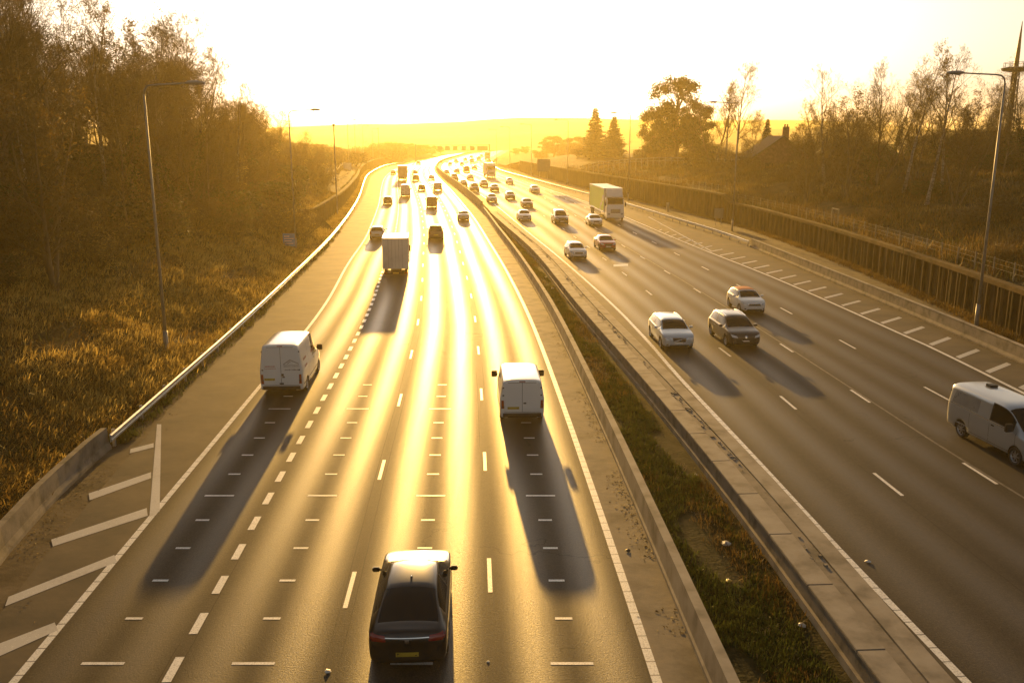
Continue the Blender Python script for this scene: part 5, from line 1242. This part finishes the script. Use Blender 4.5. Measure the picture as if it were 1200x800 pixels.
# details: plates and lettering on the rears
t = V['tall']; t.plate('rear', .84, -.55, .5); w = 1.02
def scribble(V, view, x0, x1, z, h, mat, seed):
    # lettering too small and blurred in the photo to read: a row of tiny strokes
    r_ = random.Random(seed); b = MB(); x = x0
    while x < x1:
        w_ = r_.uniform(.3, .7) * h; V.patch('', view, [(x, z), (x + w_, z), (x + w_, z + h * r_.uniform(.75, 1)), (x, z + h * r_.uniform(.75, 1))], None, off=.010, nu=1, nv=1, mb=b); x += w_ + h * r_.uniform(.15, .3)
    b.build('lettering', mat, V.root)
for k, (view, x0, x1, z, h, m_) in enumerate((('rear', -.74, -.28, 1.44, .06, INK2), ('rear', -.76, -.24, 1.35, .04, INK2), ('rear', .14, .46, 1.44, .05, INK), ('rear', .50, .84, 1.44, .05, INK), ('rear', .18, .44, 1.27, .07, INK), ('rear', .50, .82, 1.27, .07, INK), ('right', -2.2, -1.5, 1.6, .12, INK2), ('right', -2.1, -1.5, 1.25, .12, INK2), ('right', -.3, .5, 1.5, .2, INK2))): scribble(t, view, x0, x1, z, h, m_, k)
t.patch('door_lock', 'rear', [(.02, 1.0), (.12, 1.0), (.12, 1.11), (.02, 1.11)], BLACKT, off=.03, nu=1, nv=1); t.patch('step_handle', 'rear', [(-.09, .60), (.11, .60), (.11, .67), (-.09, .67)], BLACKT, off=.04, nu=1, nv=1)
for q in ([(.12, 1.58), (.44, 1.80), (.46, 1.76), (.14, 1.555)], [(.44, 1.80), (.86, 1.60), (.84, 1.57), (.44, 1.76)], [(.30, 1.60), (.46, 1.72), (.47, 1.69), (.32, 1.575)], [(.12, 1.545), (.86, 1.545), (.86, 1.525), (.12, 1.525)]): t.patch('roof_logo', 'rear', q, INK, off=.010, nu=5, nv=1)
t = V['van']; t.plate('rear', .74, -.38, .5)
t = V['tvan']; w = .96
PAN = plain('window_blank', (.30, .31, .32), .3, .4, .6)
t.sides('side_panel', [(-2.2, 1.24), (-.62, 1.24), (-.62, 1.72), (-2.1, 1.70)], PAN, off=.006, nu=10, nv=5); t.sides('swage_line', [(-2.3, 1.19), (1.2, 1.13), (1.2, 1.15), (-2.3, 1.215)], CHROME, off=.006, nu=16, nv=1)
b = MB(); c = t.cast('top', -.2, -1.55, 0); b.box(c + Vector((0, 0, .04)), (.34, .34, .1)); b.build('roof_vent', BLACKT, t.root, bevel=.03)
# orange roof of the small car
t = V['mini']; ORG = plain('orange_roof', (.65, .17, .01), .55, 0, 0, .3); zt = []
b = MB(); nx, ny = 10, 10; ys_ = (-1.22, .10)
for j in range(ny + 1):
    for i in range(nx + 1):
        x = (-.56 + 1.12 * i / nx); yv = ys_[0] + (ys_[1] - ys_[0]) * j / ny; b.v.append(tuple(t.cast('top', x, yv, .009 if 0 < i < nx and 0 < j < ny else .003)))
for j in range(ny):
    for i in range(nx): k = j * (nx + 1) + i; b.f.append((k, k + 1, k + nx + 2, k + nx + 1)); b.m.append(0)
b.build('roof', ORG, t.root, smooth=True)
WHB = mottled('lorry_white_panel', (.55, .55, .52), (.72, .72, .69), .6, .45, 0, c3=(.76, .76, .73))
def green_side():
    m, nt, b = newmat('green_white_curtain'); v = coords(nt); sep = N(nt, 'ShaderNodeSeparateXYZ'); nt.links.new(v, sep.inputs[0])
    wv = math_(nt, 'ADD', sep.outputs[1], math_(nt, 'MULTIPLY', sep.outputs[2], -1.3)); wv = math_(nt, 'ADD', wv, math_(nt, 'MULTIPLY', noise(nt, v, .55, 3), 3.2))
    nt.links.new(ramp(nt, math_(nt, 'DIVIDE', wv, 10), [(0.02, (.60, .92, .03)), (.17, (.68, .95, .05)), (.20, (.85, .88, .80)), (.25, (.82, .88, .72)), (.28, (.6, .92, .04))]), b.inputs['Base Color']); b.inputs['Roughness'].default_value = .4; return m
GRN = green_side()
def side_green(root, box, L, r, fy, fl, bh, bw):
    for sx in (-1, 1):
        b = MB(); x = sx * (bw / 2 + .006); q = [(x, r + .1, fl + .12), (x, fy - .2, fl + .12), (x, fy - .2, bh - .12), (x, r + .1, bh - .12)]; b.face(q[::-1] if sx > 0 else q); b.build('painted_side', GRN, box)
V['green'] = make_lorry('lorry', 'green and white box lorry in the outer lane on the right', 15.0, 4.3, 2.5, 3.15, 2.4, 1.9, WHB, PAINTS['lorry_white'], 1.05, side_green)
b = MB(); b.box((0, 7.5 - 1.9 + .12, 3.85), (1.3, .5, .42)); b.build('fridge_unit', BLACKT, V['green'].root, bevel=.05)
V['box'] = make_lorry('box_truck', 'white square box truck ahead of the tall white van', 6.3, 3.25, 2.2, 2.3, 1.95, 1.7, WHB, PAINTS['lorry_white'], .52, None, False, .36, 'truck', 2)
GREYB = mottled('lorry_grey_doors', (.20, .19, .18), (.34, .32, .30), .8, .5, 0)
V['grey'] = make_lorry('lorry', 'tall grey lorry far ahead in the second left lane', 10.5, 4.2, 2.5, 3.0, 2.4, 1.9, GREYB, PAINTS['lorry_white'], 1.1)
V['wlorry'] = make_lorry('lorry', 'white lorry at the far right bend', 10.5, 4.0, 2.5, 3.2, 2.4, 2.0, WHB, PAINTS['lorry_white'], 1.05)

vused = set()
def put(key, x, y, label=None, paint=None, z=0.0, ref=None, toward=False, fwd=None, group=None, dx=0.0, rz=0.0):
    """x, y: photo position of the middle of the end we see, at road level"""
    v = V[key]; first = key not in vused; vused.add(key); o = v.root if first else copy_tree(v.root)
    L = getattr(v, 'L', None) or {'green': 15.0, 'box': 6.3, 'grey': 10.5, 'wlorry': 10.5}[key]
    y = 160 + (y - 160) * 1.025; p = G(x, y, z); ln = ref or (C if toward else B); a = ln.rz(p.y) ; d = Vector((-math.sin(a), math.cos(a), 0)); p = p + d * L / 2
    o.location = p; o.rotation_euler = (0, 0, a + (math.pi if toward else 0) + rz)
    if label: o['label'] = label
    if group: o['group'] = group
    if paint:
        for ch in o.children:
            if ch.type == 'MESH' and len(ch.material_slots) and ch.material_slots[0].link == 'OBJECT': ch.material_slots[0].material = PAINTS[paint]
    return o
GL, GR = 'vehicles driving away on the left road', 'vehicles coming nearer on the right road'
put('fast', 478, 775, group=GL, ref=L23)
put('tall', 331, 457, group=GL, ref=L12)
put('van', 612, 489, group=GL)
put('box', 464, 318, group=GL, ref=L12)
put('wagon', 442, 278.5, 'silver estate car in the slow lane left of the box truck', 'silver', ref=A, group=GL)
put('mpv', 511, 279, 'bronze people carrier right of the box truck, its roof lit gold', 'bronze', group=GL, ref=L34)
put('saloon', 543.5, 257, 'silver saloon alone in the lane beside the median', 'silver', group=GL)
put('van', 506.3, 242, 'dark van ahead of the bronze people carrier', 'bronze', group=GL, ref=L34)
put('hatch', 454.5, 238, 'dark hatchback in the slow lane ahead of the silver estate', 'dark_grey', group=GL, ref=A)
put('tall', 475.5, 229.5, 'white tall van just behind the grey lorry', 'white', group=GL, ref=L23)
put('grey', 472, 211.5, group=GL, ref=L23)
put('mpv', 487.5, 211, 'dark people carrier right of the grey lorry', 'dark_grey', group=GL, ref=L34)
put('saloon', 486.5, 203.5, 'dark saloon just ahead of the dark people carrier', 'black', group=GL, ref=L34)
put('saloon', 506, 209.5, 'silver saloon beside the median near the far bend', 'silver', group=GL)
put('hatch', 494.5, 222, 'bronze hatchback between the dark van and grey lorry', 'bronze', group=GL, ref=L34)
put('van', 513.3, 222.5, 'silver van beside the median ahead of the dark van', 'silver', group=GL)
put('saloon', 460.8, 203.5, 'faint saloon left of the grey lorry', 'gold', group=GL, ref=A)
put('hatch', 490, 191.8, 'tiny pale hatchback at the crest of the left road', 'white', group=GL, ref=A)
# right road, coming nearer
o = put('tvan', 1190, 560, group=GR, z=ZR, toward=True, ref=L2)
q = G(1127, 513, ZR); q2 = G(1184, 543, ZR)     # rear and front near side wheels
a = math.atan2(-(q2 - q).x, (q2 - q).y); dd = (q2 - q).normalized(); nn = Vector((-dd.y, dd.x, 0)); 
mid_ = (q + q2) / 2; lat_ = nn if nn.x > 0 else -nn
o.location = mid_ + lat_ * .93 - dd * .02; o.rotation_euler = (0, 0, a)
put('estate', 796, 405.5, group=GR, z=ZR, toward=True)
put('wagon', 874, 403, 'dark grey estate car with pale roof rails in the second right lane', 'dark_grey', group=GR, z=ZR, toward=True, ref=L1)
put('mini', 884, 363.5, group=GR, z=ZR, toward=True, ref=L2)
put('hatch', 678.5, 301, 'white rounded hatchback nearest the median behind the pale estate', 'white', group=GR, z=ZR, toward=True)
put('saloon', 713, 291, 'red saloon to the right of the white rounded hatchback', 'red', group=GR, z=ZR, toward=True, ref=L1)
put('saloon', 699, 263, 'silver saloon directly beside the green and white lorry', 'silver', group=GR, z=ZR, toward=True, ref=L2)
put('mpv', 659, 261, 'dark people carrier with bright headlights left of the silver saloon', 'dark_grey', group=GR, z=ZR, toward=True, ref=L1)
put('green', 721, 256.5, group=GR, z=ZR, toward=True, ref=L3)
F = [('saloon', 616, 257, 'white saloon close behind the white rounded hatchback', 'white', C), ('saloon', 619, 241.5, 'bronze saloon ahead of the dark people carrier on the right', 'bronze', L1), ('hatch', 599, 232.5, 'grey hatchback in the second right lane behind the bronze saloon', 'dark_grey', L1),
     ('hatch', 577.5, 235.5, 'pale hatchback beside the median opposite the silver saloon', 'silver', C), ('estate', 628, 224.5, 'pale estate car in the outer right lane nearest the rail', 'white', L3), ('hatch', 598, 214.5, 'small white hatchback in the outer lane behind the pale estate', 'white', L3),
     ('estate', 580.5, 223, 'dark estate car between two rows right of the median', 'dark_grey', L1), ('mpv', 557, 223.5, 'dark people carrier beside the median near the bend', 'dark_grey', C), ('wagon', 568, 217.5, 'brown estate car behind the dark estate on the right', 'bronze', L1),
     ('hatch', 544, 217, 'dark hatchback hugging the median before the bend', 'black', C), ('wlorry', 576, 207.5, 'white lorry in the outer lane at the far right bend', None, L3), ('mpv', 533.5, 210.5, 'small dark people carrier hugging the median at the bend', 'bronze', C),
     ('saloon', 552, 209.5, 'reddish saloon left of the white lorry', 'red', L1), ('hatch', 524, 203.5, 'dark hatchback leading round the median bend', 'dark_grey', C), ('saloon', 536, 201.8, 'dark saloon right of the hatchback at the median bend', 'dark_grey', L1),
     ('van', 547.5, 201, 'tall bronze van left of the white lorry far back', 'bronze', L2), ('saloon', 556.5, 197.5, 'far bronze saloon right of the tall bronze van', 'bronze', L3), ('hatch', 541.5, 193.2, 'tiny dark hatchback beyond the tall bronze van', 'dark_grey', L1),
     ('saloon', 527.5, 193, 'tiny silver saloon on the inside of the far bend', 'silver', C), ('van', 553, 190.5, 'tiny pale van under the gantry panels', 'white', L2), ('saloon', 534, 189.3, 'tiny white saloon under the left gantry panels', 'white', C), ('hatch', 545, 187.6, 'tiny grey hatchback just under the gantry', 'dark_grey', L1),
     ('van', 561, 187.5, 'tiny white van near the gantry leg', 'white', L3), ('saloon', 552, 184.6, 'tiny saloon beyond the gantry in the left file', 'silver', C), ('saloon', 564, 183.2, 'tiny saloon beyond the gantry in the right file', 'silver', L2), ('wlorry', 571, 187, 'tiny white lorry beside the gantry leg', None, L3)]
for key, x, y, lb, pt, ln in F: put(key, x, y, lb, pt, ZR, ln, True, group=GR)
for o in [o for o in bpy.data.objects if o.parent is None and o.location.z < -400]:
    for c in list(o.children_recursive) + [o]: bpy.data.objects.remove(c)
# ------------------------------------------------------------------ air, sun, sky, render
AZ, EL_ = R(-4.5), R(7.5)       # sun stands a little left of straight ahead, low over the road
sun_d = bpy.data.lights.new('sun', 'SUN'); sun = bpy.data.objects.new('sun', sun_d); COL.objects.link(sun)
sun_d.energy = 5.0; sun_d.angle = R(.6); sun_d.color = (1.0, .55, .12)
ds = Vector((math.sin(AZ) * math.cos(EL_), math.cos(AZ) * math.cos(EL_), math.sin(EL_)))
sun.rotation_euler = (-ds).to_track_quat('-Z', 'Y').to_euler()
hz = MB(); hz.box((0, 1200, 24.0), (4400, 2800, 51)); ho = hz.build('haze', None); ho.data.materials.clear()
hm = bpy.data.materials.new('haze_air'); hm.use_nodes = True; nt = hm.node_tree; nt.nodes.clear()
out = nt.nodes.new('ShaderNodeOutputMaterial'); pv = nt.nodes.new('ShaderNodeVolumePrincipled'); pv.inputs['Color'].default_value = (1.0, .82, .36, 1); pv.inputs['Density'].default_value = HAZE_D; pv.inputs['Anisotropy'].default_value = .65
nt.links.new(pv.outputs[0], out.inputs['Volume']); ho.data.materials.append(hm); tag(ho, kind='stuff')
wd = bpy.data.worlds.new('World'); scene.world = wd; wd.use_nodes = True; nt = wd.node_tree; bg = nt.nodes['Background']
sky = nt.nodes.new('ShaderNodeTexSky'); sky.sky_type = 'NISHITA'; sky.sun_disc = False; sky.sun_elevation = EL_; sky.sun_rotation = AZ; sky.dust_density = 3.0; sky.air_density = 1.0; sky.ozone_density = 1.0
bw = nt.nodes.new('ShaderNodeRGBToBW'); nt.links.new(sky.outputs[0], bw.inputs[0])
cream = mixc(nt, 1.0, bw.outputs[0], (1.0, .94, .85), 'MULTIPLY'); nt.links.new(mixc(nt, .72, sky.outputs[0], cream), bg.inputs['Color']); bg.inputs['Strength'].default_value = SKY_S
scene.view_settings.view_transform = 'Standard'; scene.view_settings.look = 'None'; scene.view_settings.gamma = 1; scene.view_settings.exposure = EXPO
scene.render.engine = 'CYCLES'; cy = scene.cycles
cy.use_denoising = DENO; cy.max_bounces = 5; cy.volume_bounces = 0; cy.diffuse_bounces = 2; cy.glossy_bounces = 3; cy.transmission_bounces = 3; cy.transparent_max_bounces = 6; cy.sample_clamp_indirect = 6; cy.use_adaptive_sampling = False
scene.render.use_persistent_data = False
